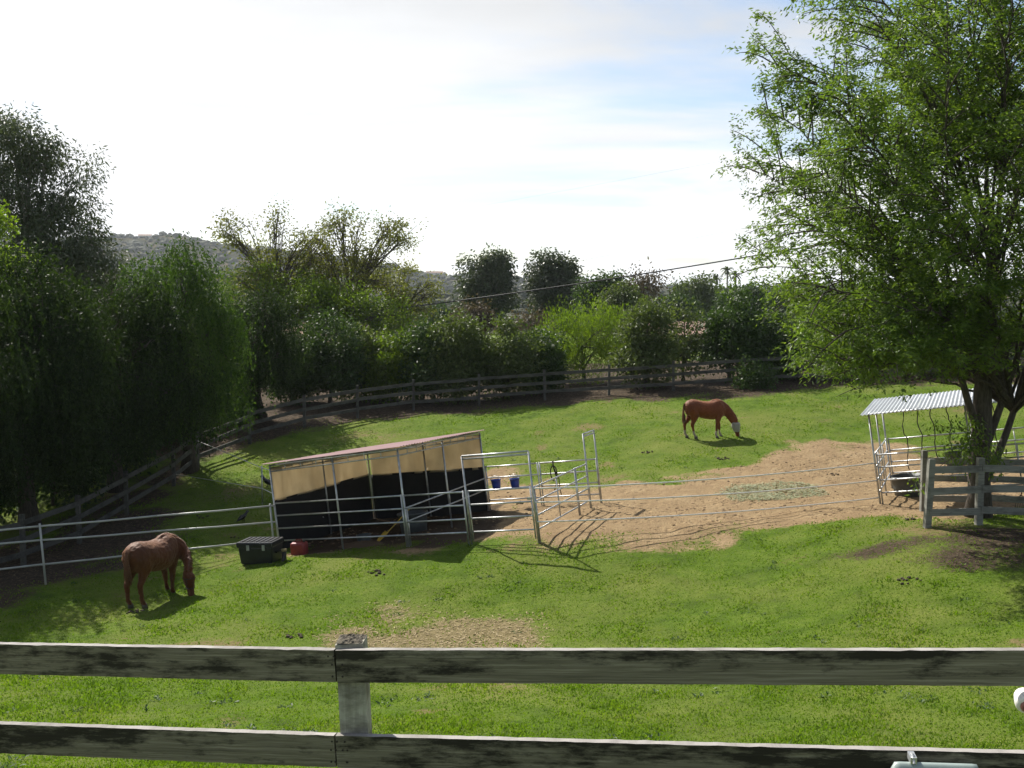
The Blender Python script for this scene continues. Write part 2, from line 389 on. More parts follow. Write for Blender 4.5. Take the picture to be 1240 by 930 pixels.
M['coat_left'] = coat('shaggy_chestnut_coat', (.10, .030, .011), (.04, .012, .006))
M['coat_right'] = coat('chestnut_coat', (.165, .043, .013), (.07, .018, .007), True)
M['mane'] = simple('dark_chestnut_hair', (.10, .035, .015), .6, 0, .4, 30, .3)
M['hoof'] = simple('horn', (.08, .065, .05), .6)
M['fly_mask'] = simple('grey_fly_mask', (.30, .29, .26), .8, 0, .15, 60, .4)

# ------------------------------------------------------------------ the ground
def axis(lo, hi, step, far, grow=1.22):
    a = list(np.arange(lo, hi + 1e-6, step)); s = step
    while a[-1] < far: s *= grow; a.append(a[-1] + s)
    s = step
    while a[0] > -far: s *= grow; a.insert(0, a[0] - s)
    return np.array(a)
gx = axis(-24, 26, .24, 3000); gy = axis(-6, 62, .24, 3000)
XX, YY = np.meshgrid(gx, gy, indexing='xy')
shape = XX.shape
ZZ = np.concatenate([ground_z(XX[i], YY[i]) for i in range(shape[0])]).reshape(shape)

def fbm(x, y, sc, oct=4, seed=0):
    """cheap lattice value noise, vectorised"""
    out = np.zeros_like(x); amp = 1; tot = 0
    for o in range(oct):
        r = np.random.default_rng(seed + o).random((256, 256)); fx = x * sc; fy = y * sc
        ix = np.floor(fx).astype(int); iy = np.floor(fy).astype(int); tx = fx - ix; ty = fy - iy
        tx = tx * tx * (3 - 2 * tx); ty = ty * ty * (3 - 2 * ty)
        g = lambda a, b: r[a % 256, b % 256]
        out += amp * ((g(ix, iy) * (1 - tx) + g(ix + 1, iy) * tx) * (1 - ty) + (g(ix, iy + 1) * (1 - tx) + g(ix + 1, iy + 1) * tx) * ty)
        tot += amp; amp *= .5; sc *= 2.03
    return out / tot

def poly_ground(pix): return np.array([gp(*q)[:2] for q in pix])
def sdist(px, py, poly):
    """signed distance to a polygon, positive inside"""
    d = np.full(px.shape, 1e9); ins = np.zeros(px.shape, bool); n = len(poly)
    for i in range(n):
        a = poly[i]; b = poly[(i + 1) % n]; e = b - a
        t = np.clip(((px - a[0]) * e[0] + (py - a[1]) * e[1]) / (e @ e + 1e-9), 0, 1)
        d = np.minimum(d, np.hypot(px - a[0] - t * e[0], py - a[1] - t * e[1]))
        c = ((a[1] > py) != (b[1] > py)) & (px < (b[0] - a[0]) * (py - a[1]) / (b[1] - a[1] + 1e-12) + a[0]); ins ^= c
    return np.where(ins, d, -d)
P_DIRT = poly_ground([(575,662),(690,661),(780,660),(870,650),(960,640),(1050,632),(1130,640),(1240,632),(1290,600),(1290,545),(1120,556),(1060,528),(985,540),(930,560),(860,572),(800,584),(745,585),(700,588),(640,584),(600,570),(560,578)])
P_SHED = poly_ground([(345,676),(420,668),(600,662),(668,655),(735,606),(598,600),(460,600),(340,640)])
P_SHED_SHADE = poly_ground([(340,672),(420,668),(560,660),(600,640),(610,612),(460,608),(335,645)])
P_STRAW = poly_ground([(360,778),(400,756),(470,749),(560,748),(620,752),(640,768),(700,776),(560,784),(420,784)])
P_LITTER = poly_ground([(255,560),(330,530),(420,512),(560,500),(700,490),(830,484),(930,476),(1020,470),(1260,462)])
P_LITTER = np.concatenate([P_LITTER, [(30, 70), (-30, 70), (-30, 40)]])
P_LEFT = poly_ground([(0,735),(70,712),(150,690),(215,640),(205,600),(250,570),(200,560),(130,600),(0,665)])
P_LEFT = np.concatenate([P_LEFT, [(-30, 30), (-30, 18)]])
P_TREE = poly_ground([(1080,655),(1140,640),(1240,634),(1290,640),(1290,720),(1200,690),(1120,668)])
dirt_s = np.maximum.reduce([sdist(XX, YY, P_DIRT), sdist(XX, YY, P_SHED)])
strawd = sdist(XX, YY, P_STRAW)
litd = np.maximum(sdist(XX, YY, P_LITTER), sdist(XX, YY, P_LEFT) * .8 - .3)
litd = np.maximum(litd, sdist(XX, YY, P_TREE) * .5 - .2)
near = (np.abs(XX) < 28) & (YY < 64)
wob = (fbm(XX, YY, .8, 4, 5) - .5)
a_dirt = np.clip(dirt_s / 2.0 + .43 + wob * 1.6, 0, 1)
a_shed_shade = np.clip(sdist(XX, YY, P_SHED_SHADE) / .8 + .5 + wob * .8, 0, 1)  # mask of the shelter floor where shade is painted dark
a_straw = np.clip(strawd / 1.8 + .42 + wob * 1.7, 0, 1)
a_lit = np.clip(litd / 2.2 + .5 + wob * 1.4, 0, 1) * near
bare = fbm(XX, YY, .33, 5, 40); a_bare = np.clip((bare - .60) * 5, 0, 1) * .62
b2 = fbm(XX, YY, .9, 4, 61); a_bare = np.maximum(a_bare, np.clip((b2 - .66) * 6, 0, 1) * .62)
rel = (fbm(XX, YY, .45, 3, 9) - .5) * .10 + (fbm(XX, YY, 2.1, 2, 19) - .5) * .06
rel += a_dirt * (fbm(XX, YY, 1.9, 2, 77) - .5) * .10
ZZ2 = ZZ + np.where(near, rel, 0)
ni, nj = shape
idx = np.arange(ni * nj).reshape(ni, nj)
fq = np.stack([idx[:-1, :-1], idx[:-1, 1:], idx[1:, 1:], idx[1:, :-1]], -1).reshape(-1, 4)
mb = MB().add(np.stack([XX, YY, ZZ2], -1).reshape(-1, 3), fq)
def gzr(x, y):
    """height of the built ground mesh at (x, y)"""
    x = np.atleast_1d(x); y = np.atleast_1d(y)
    i = np.clip(np.searchsorted(gx, x) - 1, 0, nj - 2); j = np.clip(np.searchsorted(gy, y) - 1, 0, ni - 2)
    tx = (x - gx[i]) / (gx[i + 1] - gx[i]); ty = (y - gy[j]) / (gy[j + 1] - gy[j])
    return ZZ2[j, i] * (1 - tx) * (1 - ty) + ZZ2[j, i + 1] * tx * (1 - ty) + ZZ2[j + 1, i] * (1 - tx) * ty + ZZ2[j + 1, i + 1] * tx * ty
def samp(A, x, y):
    i = np.clip(np.searchsorted(gx, x) - 1, 0, nj - 2); j = np.clip(np.searchsorted(gy, y) - 1, 0, ni - 2); return A[j, i]

def ground_mat():
    m, t, o = new_mat('paddock_ground'); p = geo_pos(t)
    at_ = lambda nme: N(t, 'ShaderNodeAttribute', attribute_name=nme).outputs['Fac']
    nf = noise(t, p, 9, 6, .7); nm = noise(t, p, 1.6, 5, .6); nb = noise(t, p, .35, 4); nvf = noise(t, p, 34, 4, .7)
    grass = ramp_node(t, nm, [(.28, (.060, .100, .012)), (.5, (.104, .170, .015)), (.72, (.155, .208, .032))])
    grass = mixc(t, ramp_node(t, nf, [(.42, (0, 0, 0)), (.72, (.55,) * 3)]), grass, (.055, .095, .016))
    grass = mixc(t, ramp_node(t, nb, [(.42, (0, 0, 0)), (.66, (.75,) * 3)]), grass, (.175, .20, .045))
    dirt = ramp_node(t, nm, [(.25, (.24, .165, .088)), (.55, (.355, .255, .140)), (.8, (.45, .34, .20))])
    dirt = mixc(t, ramp_node(t, nf, [(.36, (.75,) * 3), (.56, (0, 0, 0))]), dirt, (.24, .165, .095))
    dirt = mixc(t, ramp_node(t, nvf, [(.48, (0, 0, 0)), (.75, (.7,) * 3)]), dirt, (.19, .125, .075))
    straw = ramp_node(t, nf, [(.3, (.14, .115, .05)), (.6, (.26, .21, .105)), (.8, (.35, .285, .16))])
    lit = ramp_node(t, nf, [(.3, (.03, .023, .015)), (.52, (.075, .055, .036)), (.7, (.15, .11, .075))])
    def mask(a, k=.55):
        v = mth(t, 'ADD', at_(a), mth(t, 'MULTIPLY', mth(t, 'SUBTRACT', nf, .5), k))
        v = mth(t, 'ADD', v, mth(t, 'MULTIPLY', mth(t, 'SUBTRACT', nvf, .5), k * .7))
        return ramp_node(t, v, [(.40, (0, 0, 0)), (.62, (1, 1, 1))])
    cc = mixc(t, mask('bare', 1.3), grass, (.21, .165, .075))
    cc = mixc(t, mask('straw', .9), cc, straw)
    dirt = mixc(t, mask('shed_shade', .6), dirt, (.085, .06, .038))  # dark brown paints the shelter's shade into the floor colour
    cc = mixc(t, mask('dirt', .8), cc, dirt)
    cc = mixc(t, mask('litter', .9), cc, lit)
    vor = N(t, 'ShaderNodeTexVoronoi', {'Vector': p, 'Scale': 3.4, 'Randomness': 1.0}).outputs['Distance']
    pit = N(t, 'ShaderNodeMapRange', {'Value': vor, 1: .12, 2: .30}).outputs[0]
    h = mth(t, 'ADD', mth(t, 'MULTIPLY', nf, .6), mth(t, 'MULTIPLY', nvf, .5)); h = mth(t, 'ADD', h, mth(t, 'MULTIPLY', mth(t, 'MULTIPLY', pit, at_('dirt')), .55))
    b = N(t, 'ShaderNodeBsdfPrincipled', {'Base Color': cc, 'Roughness': .95, 'Specular IOR Level': .1, 'Normal': bump(t, h, 1.0, .09)})
    t.links.new(b.outputs[0], o.inputs[0]); return m
M['ground'] = ground_mat()
ground = mb.build('ground', M['ground'], None, True)
for nme, arr in (('shed_shade', a_shed_shade), ('dirt', a_dirt), ('straw', a_straw), ('litter', a_lit), ('bare', a_bare)):
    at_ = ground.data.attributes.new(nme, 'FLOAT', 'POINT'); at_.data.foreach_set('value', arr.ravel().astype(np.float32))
tag(ground, 'sloping green paddock ground with bare tan dirt patches', None, None, 'structure')

# grass blades, one triangle each, denser towards the camera
def blades(n, y0, y1, seed):
    r = np.random.default_rng(seed); u = r.random(n)
    y = y0 * (y1 / y0) ** u; x = (r.random(n) * 2 - 1) * (y * .60 + 1.5)
    keep = (samp(a_dirt, x, y) + (r.random(n) - .5) * .8 < .42) & (samp(a_lit, x, y) + (r.random(n) - .5) * .9 < .55) & \
           (samp(a_straw, x, y) + (r.random(n) - .5) * .7 < .6) & (samp(a_bare, x, y) + (r.random(n) - .5) * .5 < .6)
    tuft = fbm(x, y, 1.4, 3, 33); keep &= tuft + (r.random(n) - .5) * .9 > .30
    x, y, tuft = x[keep], y[keep], tuft[keep]
    z = gzr(x, y); k = len(x); a = r.random(k) * 6.283
    h = (.016 + .032 * r.random(k) ** 2) * (.6 + .9 * np.clip((tuft - .4) * 2.2, 0, 1.2)); w = .004 + .0008 * y * (.4 + r.random(k))
    dx, dy = np.cos(a) * w, np.sin(a) * w; lean = (r.random((k, 2)) - .5) * h[:, None] * 1.8
    b0 = np.stack([x - dx, y - dy, z - .006], 1); b1 = np.stack([x + dx, y + dy, z - .006], 1)
    tp = np.stack([x + lean[:, 0], y + lean[:, 1], z + h], 1)
    v = np.stack([b0, b1, tp], 1).reshape(-1, 3)
    return v, np.arange(3 * k).reshape(-1, 3)
M['blade'] = leaf_mat('grass_blade', [(.074, .128, .012), (.108, .186, .015), (.142, .220, .024), (.20, .225, .06)], .47, .55, .25, (1.25, 1.35, .4), big=.7)
mb = MB().add(*blades(540000, 7.5, 46, 3))
g = mb.build('grass', M['blade']); tag(g, 'short green grass growing across the paddock', 'grass', None, 'stuff')

# dry straw and fallen leaves
def scatter_bits(name, mat, label, cat, mask, thr, n, box, size, seed, lift=.012):
    r = np.random.default_rng(seed)
    x = r.uniform(box[0], box[1], n); y = r.uniform(box[2], box[3], n)
    k = samp(mask, x, y) + (r.random(n) - .5) * .5 > thr; x, y = x[k], y[k]; k = len(x)
    z = gzr(x, y) + lift * r.random(k) + .004; a = r.random(k) * 6.283; L = size * (.5 + r.random(k)); w = L * .16 + .004
    d = np.stack([np.cos(a), np.sin(a), (r.random(k) - .5) * .5], 1); s_ = np.stack([-np.sin(a), np.cos(a), (r.random(k) - .5) * .8], 1)
    c = np.stack([x, y, z], 1)
    v = np.stack([c - d * L[:, None], c + s_ * w[:, None], c + d * L[:, None], c - s_ * w[:, None]], 1).reshape(-1, 3)
    o = MB().add(v, np.arange(4 * k).reshape(-1, 4)).build(name, mat); return tag(o, label, cat, None, 'stuff')
M['straw'] = leaf_mat('dry_straw', [(.20, .15, .07), (.31, .24, .125), (.40, .32, .19)], .15, .7, .2)
M['hay'] = leaf_mat('pale_hay', [(.20, .22, .12), (.30, .31, .19), (.38, .38, .26)], .15, .7, .2)
M['litter'] = leaf_mat('fallen_leaf', [(.07, .045, .028), (.14, .095, .06), (.24, .18, .12)], .15, .8, .2)
scatter_bits('dry_straw', M['straw'], 'dry straw strewn on a worn patch of paddock', 'straw', a_straw, .5, 14000, (-6, 3, 15, 22), .045, 5)
P_HAY = poly_ground([(868,600),(890,590),(940,586),(985,590),(990,600),(950,608),(890,608)])
a_hay = np.clip(sdist(XX, YY, P_HAY) / .5 + .45 + wob * 1.2, 0, 1)
scatter_bits('hay', M['hay'], 'pale hay spread on the bare dirt between the shelters', 'hay', a_hay, .5, 24000, (4.5, 10, 25, 31), .05, 6, .04)
scatter_bits('leaf_litter', M['litter'], 'brown fallen leaves under the trees along the fence', 'leaves', a_lit, .5, 60000, (-16, 22, 20, 47), .035, 7)

# broad leaved weeds in low rosettes, and loose clods on the dirt
def weeds():
    r = np.random.default_rng(12); n = 420; u = r.random(n); y = 8.5 * (40 / 8.5) ** u; x = (r.random(n) * 2 - 1) * (y * .55 + 1)
    pt = fbm(x, y, .5, 3, 91); k = (samp(a_dirt, x, y) < .3) & (samp(a_lit, x, y) < .4) & (pt > .52); x, y = x[k], y[k]; V = []
    for a, b in zip(x, y):
        m = r.integers(10, 26); z = float(gzr(a, b)[0]); an = r.random(m) * 6.283; el = r.uniform(.15, .9, m); L = r.uniform(.03, .09, m); W = L * .22; o = r.normal(size=(m, 2)) * .06
        d = np.stack([np.cos(an) * np.cos(el), np.sin(an) * np.cos(el), np.sin(el)], 1); sd = np.stack([-np.sin(an), np.cos(an), 0 * an], 1); c = np.stack([a + o[:, 0], b + o[:, 1], np.full(m, z)], 1)
        mid = c + d * (L * .55)[:, None]; V.append(np.stack([c, mid + sd * W[:, None], c + d * L[:, None] - np.array([0, 0, .012]), mid - sd * W[:, None]], 1).reshape(-1, 3))
    V = np.concatenate(V); o = MB().add(V, np.arange(len(V)).reshape(-1, 4)).build('weeds', leaf_mat('weed_leaf', [(.03, .062, .014), (.05, .10, .02), (.08, .13, .03)], .35, .5, .3)); tag(o, 'low dark broad leaved weeds scattered through the grass', 'weeds', None, 'stuff')
weeds()
def clods():
    r = np.random.default_rng(14); bm = bmesh.new(); bmesh.ops.create_icosphere(bm, subdivisions=1, radius=1); bv = np.array([v.co for v in bm.verts]); bf = np.array([[v.index for v in f.verts] for f in bm.faces]); bm.free()
    n = 9000; x = r.uniform(-6, 15, n); y = r.uniform(21, 34, n); k = (samp(a_dirt, x, y) > .6) & (fbm(x, y, .7, 3, 15) + (r.random(n) - .5) * .3 > .52); x, y = x[k][:2200], y[k][:2200]; z = gzr(x, y); vs = []; fs = []
    for i in range(len(x)):
        s_ = .012 + .035 * r.random() ** 3; vs.append(bv * (1 + (r.random((len(bv), 1)) - .5) * .6) * np.array([1.2, 1.0, .7]) * s_ + (x[i], y[i], z[i])); fs.append(bf + i * len(bv))
    o = MB().add(np.concatenate(vs), np.concatenate(fs)).build('dirt_clods', simple('dry_clod', (.25, .17, .095), .95, 0, .4, 9, .3)); tag(o, 'loose dry clods and droppings scattered over the bare dirt', 'clods', None, 'stuff')
clods()
def droppings():
    r = np.random.default_rng(15); bm = bmesh.new(); bmesh.ops.create_icosphere(bm, subdivisions=1, radius=1); bv = np.array([v.co for v in bm.verts]); bf = np.array([[v.index for v in f.verts] for f in bm.faces]); bm.free(); vs = []; fs = []; i = 0
    for k in range(11):
        y = r.uniform(18, 36); x = r.uniform(-.42, .5) * y
        for q in range(r.integers(5, 14)):
            a, b = x + r.normal() * .11, y + r.normal() * .11; s_ = .02 + .022 * r.random(); vs.append(bv * (1 + (r.random((len(bv), 1)) - .5) * .4) * np.array([1.2, 1, .75]) * s_ + (a, b, float(gzr(a, b)[0]) + s_ * .5)); fs.append(bf + i * len(bv)); i += 1
    o = MB().add(np.concatenate(vs), np.concatenate(fs)).build('droppings', simple('dried_dung', (.06, .045, .026), .95, 0, .4, 20, .3)); tag(o, 'small dark dung balls scattered on the paddock grass', 'dung', None, 'stuff')
droppings()

# ------------------------------------------------------------------ hills
def hill(name, prof, d0, d1, d2, seed, rough, label):
    pxs = np.linspace(-500, 1750, 150); ts = np.linspace(0, 1.6, 34)
    V = np.zeros((len(ts), len(pxs), 3)); top = np.interp(pxs, [p[0] for p in prof], [p[1] for p in prof])
    for i, t_ in enumerate(ts):
        d = d0 + (d1 - d0) * t_ if t_ <= 1 else d1 + (d2 - d1) * (t_ - 1) / .6
        x = (pxs - CX) / F * d; zt = CZ + (370 - top) / F * d1
        k = t_ if t_ <= 1 else max(0, 1 - ((t_ - 1) / .6) ** 2); k = k * k * (3 - 2 * k) if t_ <= 1 else k
        V[i, :, 0] = x; V[i, :, 1] = d
        V[i, :, 2] = -6 + (zt + 6) * k + (fbm(x, np.full_like(x, d), 1 / 90, 5, seed) - .5) * rough * min(1, .25 + k)
    n = len(pxs); id_ = np.arange(V.size // 3).reshape(len(ts), n)
    f = np.stack([id_[:-1, :-1], id_[:-1, 1:], id_[1:, 1:], id_[1:, :-1]], -1).reshape(-1, 4)
    o = MB().add(V.reshape(-1, 3), f).build(name, M['hill'], None, True); tag(o, label, None, None, 'structure'); return V
def hill_mat():
    m, t, o = new_mat('chaparral_hillside'); p = geo_pos(t)
    cc = ramp_node(t, noise(t, p, .035, 7, .7), [(.3, (.035, .042, .026)), (.5, (.07, .07, .04)), (.66, (.15, .115, .07))])
    b = N(t, 'ShaderNodeBsdfPrincipled', {'Base Color': cc, 'Roughness': 1, 'Specular IOR Level': 0, 'Normal': bump(t, noise(t, p, .09, 6, .7), 1, 6)})
    t.links.new(b.outputs[0], o.inputs[0]); return m
M['hill'] = hill_mat()
VH = hill('hill_far', [(-500, 300), (60, 296), (150, 291), (175, 294), (215, 287), (260, 297), (330, 305), (430, 318), (520, 336), (600, 340), (700, 344), (800, 352), (900, 356), (1000, 350), (1240, 345), (1750, 335)], 700, 1350, 1900, 3, 22, 'hazy brush covered hill ridge on the horizon')
VN = hill('hill_near', [(-500, 330), (200, 335), (420, 352), (480, 358), (620, 356), (700, 352), (760, 350), (820, 362), (900, 366), (1100, 362), (1750, 350)], 260, 560, 690, 8, 12, 'lower scrubby hillside in front of the far ridge')
def hill_bushes(V, n, size, seed, name, label, lo, hi):
    r = np.random.default_rng(seed); m = MB()
    bm = bmesh.new(); bmesh.ops.create_icosphere(bm, subdivisions=1, radius=1); bv = np.array([v.co for v in bm.verts]); bf = np.array([[v.index for v in f.verts] for f in bm.faces]); bm.free()
    vs = []; fs = []
    for k in range(n):
        i = r.integers(lo, hi); j = r.integers(10, V.shape[1] - 10); a, b = r.random(2)
        c = V[i, j] * (1 - a) + V[i + 1, j] * a; c = c * (1 - b) + (V[i, j + 1] * (1 - a) + V[i + 1, j + 1] * a) * b
        s = size * (.5 + r.random() * 1.1); q = bv * (1 + (r.random((len(bv), 1)) - .5) * .7) * np.array([1.15, 1.15, .9]) * s
        vs.append(q + c + (0, 0, s * .35)); fs.append(bf + k * len(bv))
    m.add(np.concatenate(vs), np.concatenate(fs)); o = m.build(name, M['hill_bush']); tag(o, label, 'scrub', None, 'stuff')
hill_bushes(VH, 4500, 3.0, 1, 'hillside_scrub', 'mass of distant scrub covering the far ridge', 8, 21)
hill_bushes(VN, 2600, 2.1, 2, 'lower_scrub', 'mass of scrub and small trees on the nearer hillside', 6, 21)

# ------------------------------------------------------------------ buildings
def house(name, label, c, yaw, w, dpt, h, rise, wall, roof, wins):
    c = np.asarray(c, float); c[2] -= .3; t = thing(name, label, 'building', c)
    X = np.array([math.cos(yaw), math.sin(yaw), 0]); Y = np.array([-math.sin(yaw), math.cos(yaw), 0]); Z = np.array([0, 0, 1.])
    w2, d2 = w / 2, dpt / 2
    v = [c + X * i * w2 + Y * j * d2 + Z * k for k in (0, h) for j in (-1, 1) for i in (-1, 1)] + [c + X * i * w2 + Z * (h + rise) for i in (-1, 1)]
    m = MB(); m.add(v, [(0, 1, 5, 4), (3, 2, 6, 7)]); m.add(v, [(2, 0, 4, 8), (1, 3, 7, 9)]); m.add(v, [(2, 4, 8, 6), (5, 1, 9, 7)])
    mm = MB().box(c + Z * h / 2, X * w2, Y * d2, Z * h / 2); mm.build('wall', wall, t)
    e = .5
    for s in (-1, 1):
        a0 = c + Y * s * (d2 + e) + Z * (h - e * rise / d2); a1 = c + Z * (h + rise)
        sl = nrm(a1 - a0); L = np.linalg.norm(a1 - a0) / 2; nn = nrm(np.cross(X, sl)); nn = nn if nn[2] > 0 else -nn
        MB().box((a0 + a1) / 2 + nn * .1, X * (w2 + e), sl * L, nn * .09).build('roof', roof, t)
    for s in (-1, 1):
        g = MB(); p = [c + X * s * (w2 - .05) + Y * q + Z * h for q in (-d2, d2)] + [c + X * s * (w2 - .05) + Z * (h + rise)]
        g.add(p, [(0, 1, 2)]); g.build('gable', wall, t)
    for (wx, wz, ww, wh) in wins:
        p = c + X * wx - Y * (d2 + .02) + Z * wz
        f = MB().box(p, X * (ww / 2 + .07), Y * .04, Z * (wh / 2 + .07)).build('window', M['white_wall'], t)
        MB().box(p - Y * .05, X * ww / 2, Y * .012, Z * wh / 2).build('pane', M['glass'], f)
    return t
b0 = at(832, 440, 78)
house('ranch_house', 'tan stucco house with clay roof glimpsed behind the hedge', (b0[0], 78, gz(b0[0], 78) - .7), R(6), 6, 5, 2.3, .8, M['tan_wall'], M['tile_roof'], [(-2, 1.5, 1.0, .9), (.2, 1.5, 1.2, .9), (2.1, 1.3, .9, 1.7)])
b1 = at(392, 440, 63)
house('white_cottage', 'small white cottage with red roof glimpsed between dark trees', (b1[0], 63, gz(b1[0], 63)), R(-8), 4.6, 4.2, 2.4, 1.0, M['white_wall'], M['tile_roof'], [(-1, 1.5, .8, .9), (1, 1.4, .8, 1.6)])
for (px, i, j_, w, nm) in ((524, 22, 0, 22, 'pale hilltop house beside the left end of the ridge dip'), (176, 21, 0, 16, 'tiny pale house high on the left ridge')):
    j = int(np.argmin(np.abs(np.linspace(-500, 1750, 150) - px))); q = VH[20, j].copy(); q[2] -= 1
    house('hilltop_house', nm, q, 0.2, w, 10, 4.5, 2.2, M['white_wall'], M['tile_roof'], [(-4, 2.3, 2, 2), (4, 2.3, 2, 2)])

# ------------------------------------------------------------------ trees
def leaf_quads(P, D, L, W, r):
    """rhombic leaves at P pointing along D"""
    k = len(P); D = D / (np.linalg.norm(D, axis=1, keepdims=True) + 1e-9)
    q = r.normal(size=(k, 3)); S = np.cross(D, q); S /= np.linalg.norm(S, axis=1, keepdims=True) + 1e-9
    L = (L * (.65 + .7 * r.random(k)))[:, None]; W = (W * (.7 + .6 * r.random(k)))[:, None] * .5
    Nn = np.cross(D, S); m = P + D * L * .45 + Nn * L * .06
    v = np.stack([P, m + S * W, P + D * L, m - S * W], 1).reshape(-1, 3)
    return v, np.arange(4 * k).reshape(-1, 4)
def bez(a, b, c, n):
    t = np.linspace(0, 1, n)[:, None]; return (1 - t) ** 2 * a + 2 * t * (1 - t) * b + t * t * c

def tree(name, label, base, blobs, clumps, per, L, W, cr, tr, leaf, bark, seed, group=None, weep=0., droop=.3, limbs=8, trunk_to=.45, flat=.8, cat='tree', twig=.012, shell=.45, extra=None):
    """crown of leaf clumps filling the ellipsoids `blobs` (offset from base, radii), carried by limbs and twigs"""
    r = np.random.default_rng(seed); base = np.asarray(base, float); base[2] = gz(base[0], base[1]) - .08 if base[2] is None or np.isnan(base[2]) else base[2]
    t = thing(name, label, cat, base, group)
    B = [(np.array(c, float), np.array(q, float)) for c, q in blobs]
    wt = np.array([np.prod(q) ** .75 for _, q in B]); wt /= wt.sum()
    cen = []
    for k in range(clumps):
        c, q = B[r.choice(len(B), p=wt)]; u = nrm(r.normal(size=3)); cen.append(c + u * q * (shell + (1 - shell) * r.random() ** .6))
    cen = np.array(cen); cen[:, 2] = np.maximum(cen[:, 2], .25)
    ctr = (np.array([c for c, _ in B]) * wt[:, None]).sum(0)
    tt = ctr * np.array([1, 1, trunk_to * 2]); top = cen[:, 2].max()
    tm = MB(); trunk = bez(np.zeros(3), np.array([tt[0] * .15 + r.normal() * .1, tt[1] * .15, tt[2] * .55]), tt, 9)
    tm.tube(base + trunk, np.linspace(tr, tr * .55, 9) * np.array([1.45, 1.12] + [1] * 7), 9)
    # limbs towards cluster centres
    lim = cen[r.choice(len(cen), min(limbs, len(cen)), replace=False)]
    lab = ((cen[:, None] - lim[None]) ** 2).sum(-1).argmin(1); paths = []
    for i, q in enumerate(lim):
        q = cen[lab == i].mean(0); s0 = trunk[r.integers(3, 9)]; mid = (s0 + q) / 2 + np.array([0, 0, .18 * np.linalg.norm(q - s0)]) + r.normal(size=3) * .08
        p = bez(s0, mid, q, 8); paths.append(p); tm.tube(base + p, np.linspace(tr * .5, tr * .14, 8), 6)
    for i, c in enumerate(cen):
        p = paths[lab[i]]; s0 = p[r.integers(2, 8)]; L_ = np.linalg.norm(c - s0)
        q = bez(s0, (s0 + c) / 2 + np.array([0, 0, .12 * L_]) + r.normal(size=3) * .06 * L_, c, 5)
        tm.tube(base + q, np.linspace(max(tr * .12, twig), twig * .4, 5), 4, False)
    # leaves
    cnt = np.maximum(4, (per * np.clip(r.gamma(3.0, .34, len(cen)), .2, 2.4)).astype(int)); ci = np.repeat(np.arange(len(cen)), cnt); k = len(ci)
    g = r.normal(size=(k, 3)) * np.array([1, 1, flat]); g /= np.maximum(1, np.linalg.norm(g, axis=1, keepdims=True) / 1.9)
    sz = (cr * (.65 + .7 * r.random(len(cen))))[ci][:, None]
    cm = MB()
    if weep > 0:
        # strands: leaves strung along hanging twigs
        ns = max(1, int(per / 18)); si = np.repeat(np.arange(len(cen)), np.maximum(1, (ns * np.clip(r.gamma(1.6, .62, len(cen)), .1, 2.6)).astype(int))); st = cen[si] + r.normal(size=(len(si), 3)) * cr * np.array([1, 1, .6])
        ln = weep * (.3 + 1.0 * r.random(len(cen)))[si] * (.5 + .7 * r.random(len(si))); out = st - ctr; out[:, 2] = 0; out /= np.linalg.norm(out, axis=1, keepdims=True) + .1
        m = 26; u = np.tile(np.linspace(0, 1, m), len(si)); sk = np.repeat(np.arange(len(si)), m)
        P = st[sk] + out[sk] * (u * (1 - .5 * u) * .5)[:, None] * ln[sk][:, None] * .7; P[:, 2] -= u ** 1.3 * ln[sk]
        P += r.normal(size=P.shape) * .02
        gd = ground_z(base[0] + P[:, 0], base[1] + P[:, 1]) - base[2]; ok = P[:, 2] > gd + 1.25 + .5 * r.random(len(P))
        D = r.normal(size=P.shape) * .55 + np.array([0, 0, -.75]); P, D = P[ok], D[ok]
        v, f = leaf_quads(base + P, D, L, W, r); cm.add(v, f)
        sel = r.random(k) < .16; P = (cen[ci] + g * sz * 1.2)[sel]; v, f = leaf_quads(base + P, r.normal(size=P.shape) + (0, 0, -.5), L * 1.05, W * 1.25, r); cm.add(v, f)
    else:
        P = cen[ci] + g * sz; D = g * .6 + r.normal(size=(k, 3)) * .6 + np.array([0, 0, -droop]); P[:, 2] = np.maximum(P[:, 2], .1)
        v, f = leaf_quads(base + P, D, L, W, r); cm.add(v, f)
    tm.build('trunk', bark, t, True); cm.build('crown', leaf, t)
    return t
NAN = float('nan')
def spot(px, d): x = (px - CX) / F * d; return np.array([x, d, gz(x, d) - .06])
def hgt(py, d, base): return at(620, py, d)[2] - base[2]        # height above base of the photo row py at distance d

# --- tall gum at the left edge
s = spot(40, 44); H = hgt(130, 44, s); sc = 44 / F
tree('gum_tree', 'tall dark gum tree rising above the weeping trees at left edge', s,
     [((-.8, 0, H - 2.0), (1.7, 1.7, 1.9)), ((1.0, .3, H - 3.2), (1.9, 1.8, 2.2)), ((-2.4, 0, H - 3.4), (1.9, 1.9, 2.2)), ((1.4, 0, H - 5.6), (2.0, 2, 2.0)), ((-1.5, 0, H - 6.0), (2.6, 2.4, 2.2)), ((2.4, 0, H - 7.2), (1.5, 1.6, 1.5)), ((0, 0, H - 8.2), (3.4, 2.4, 1.8))],
     420, 120, .20, .062, .40, .20, M['lf_euc'], M['bark_pale'], 21, droop=.9, limbs=16)
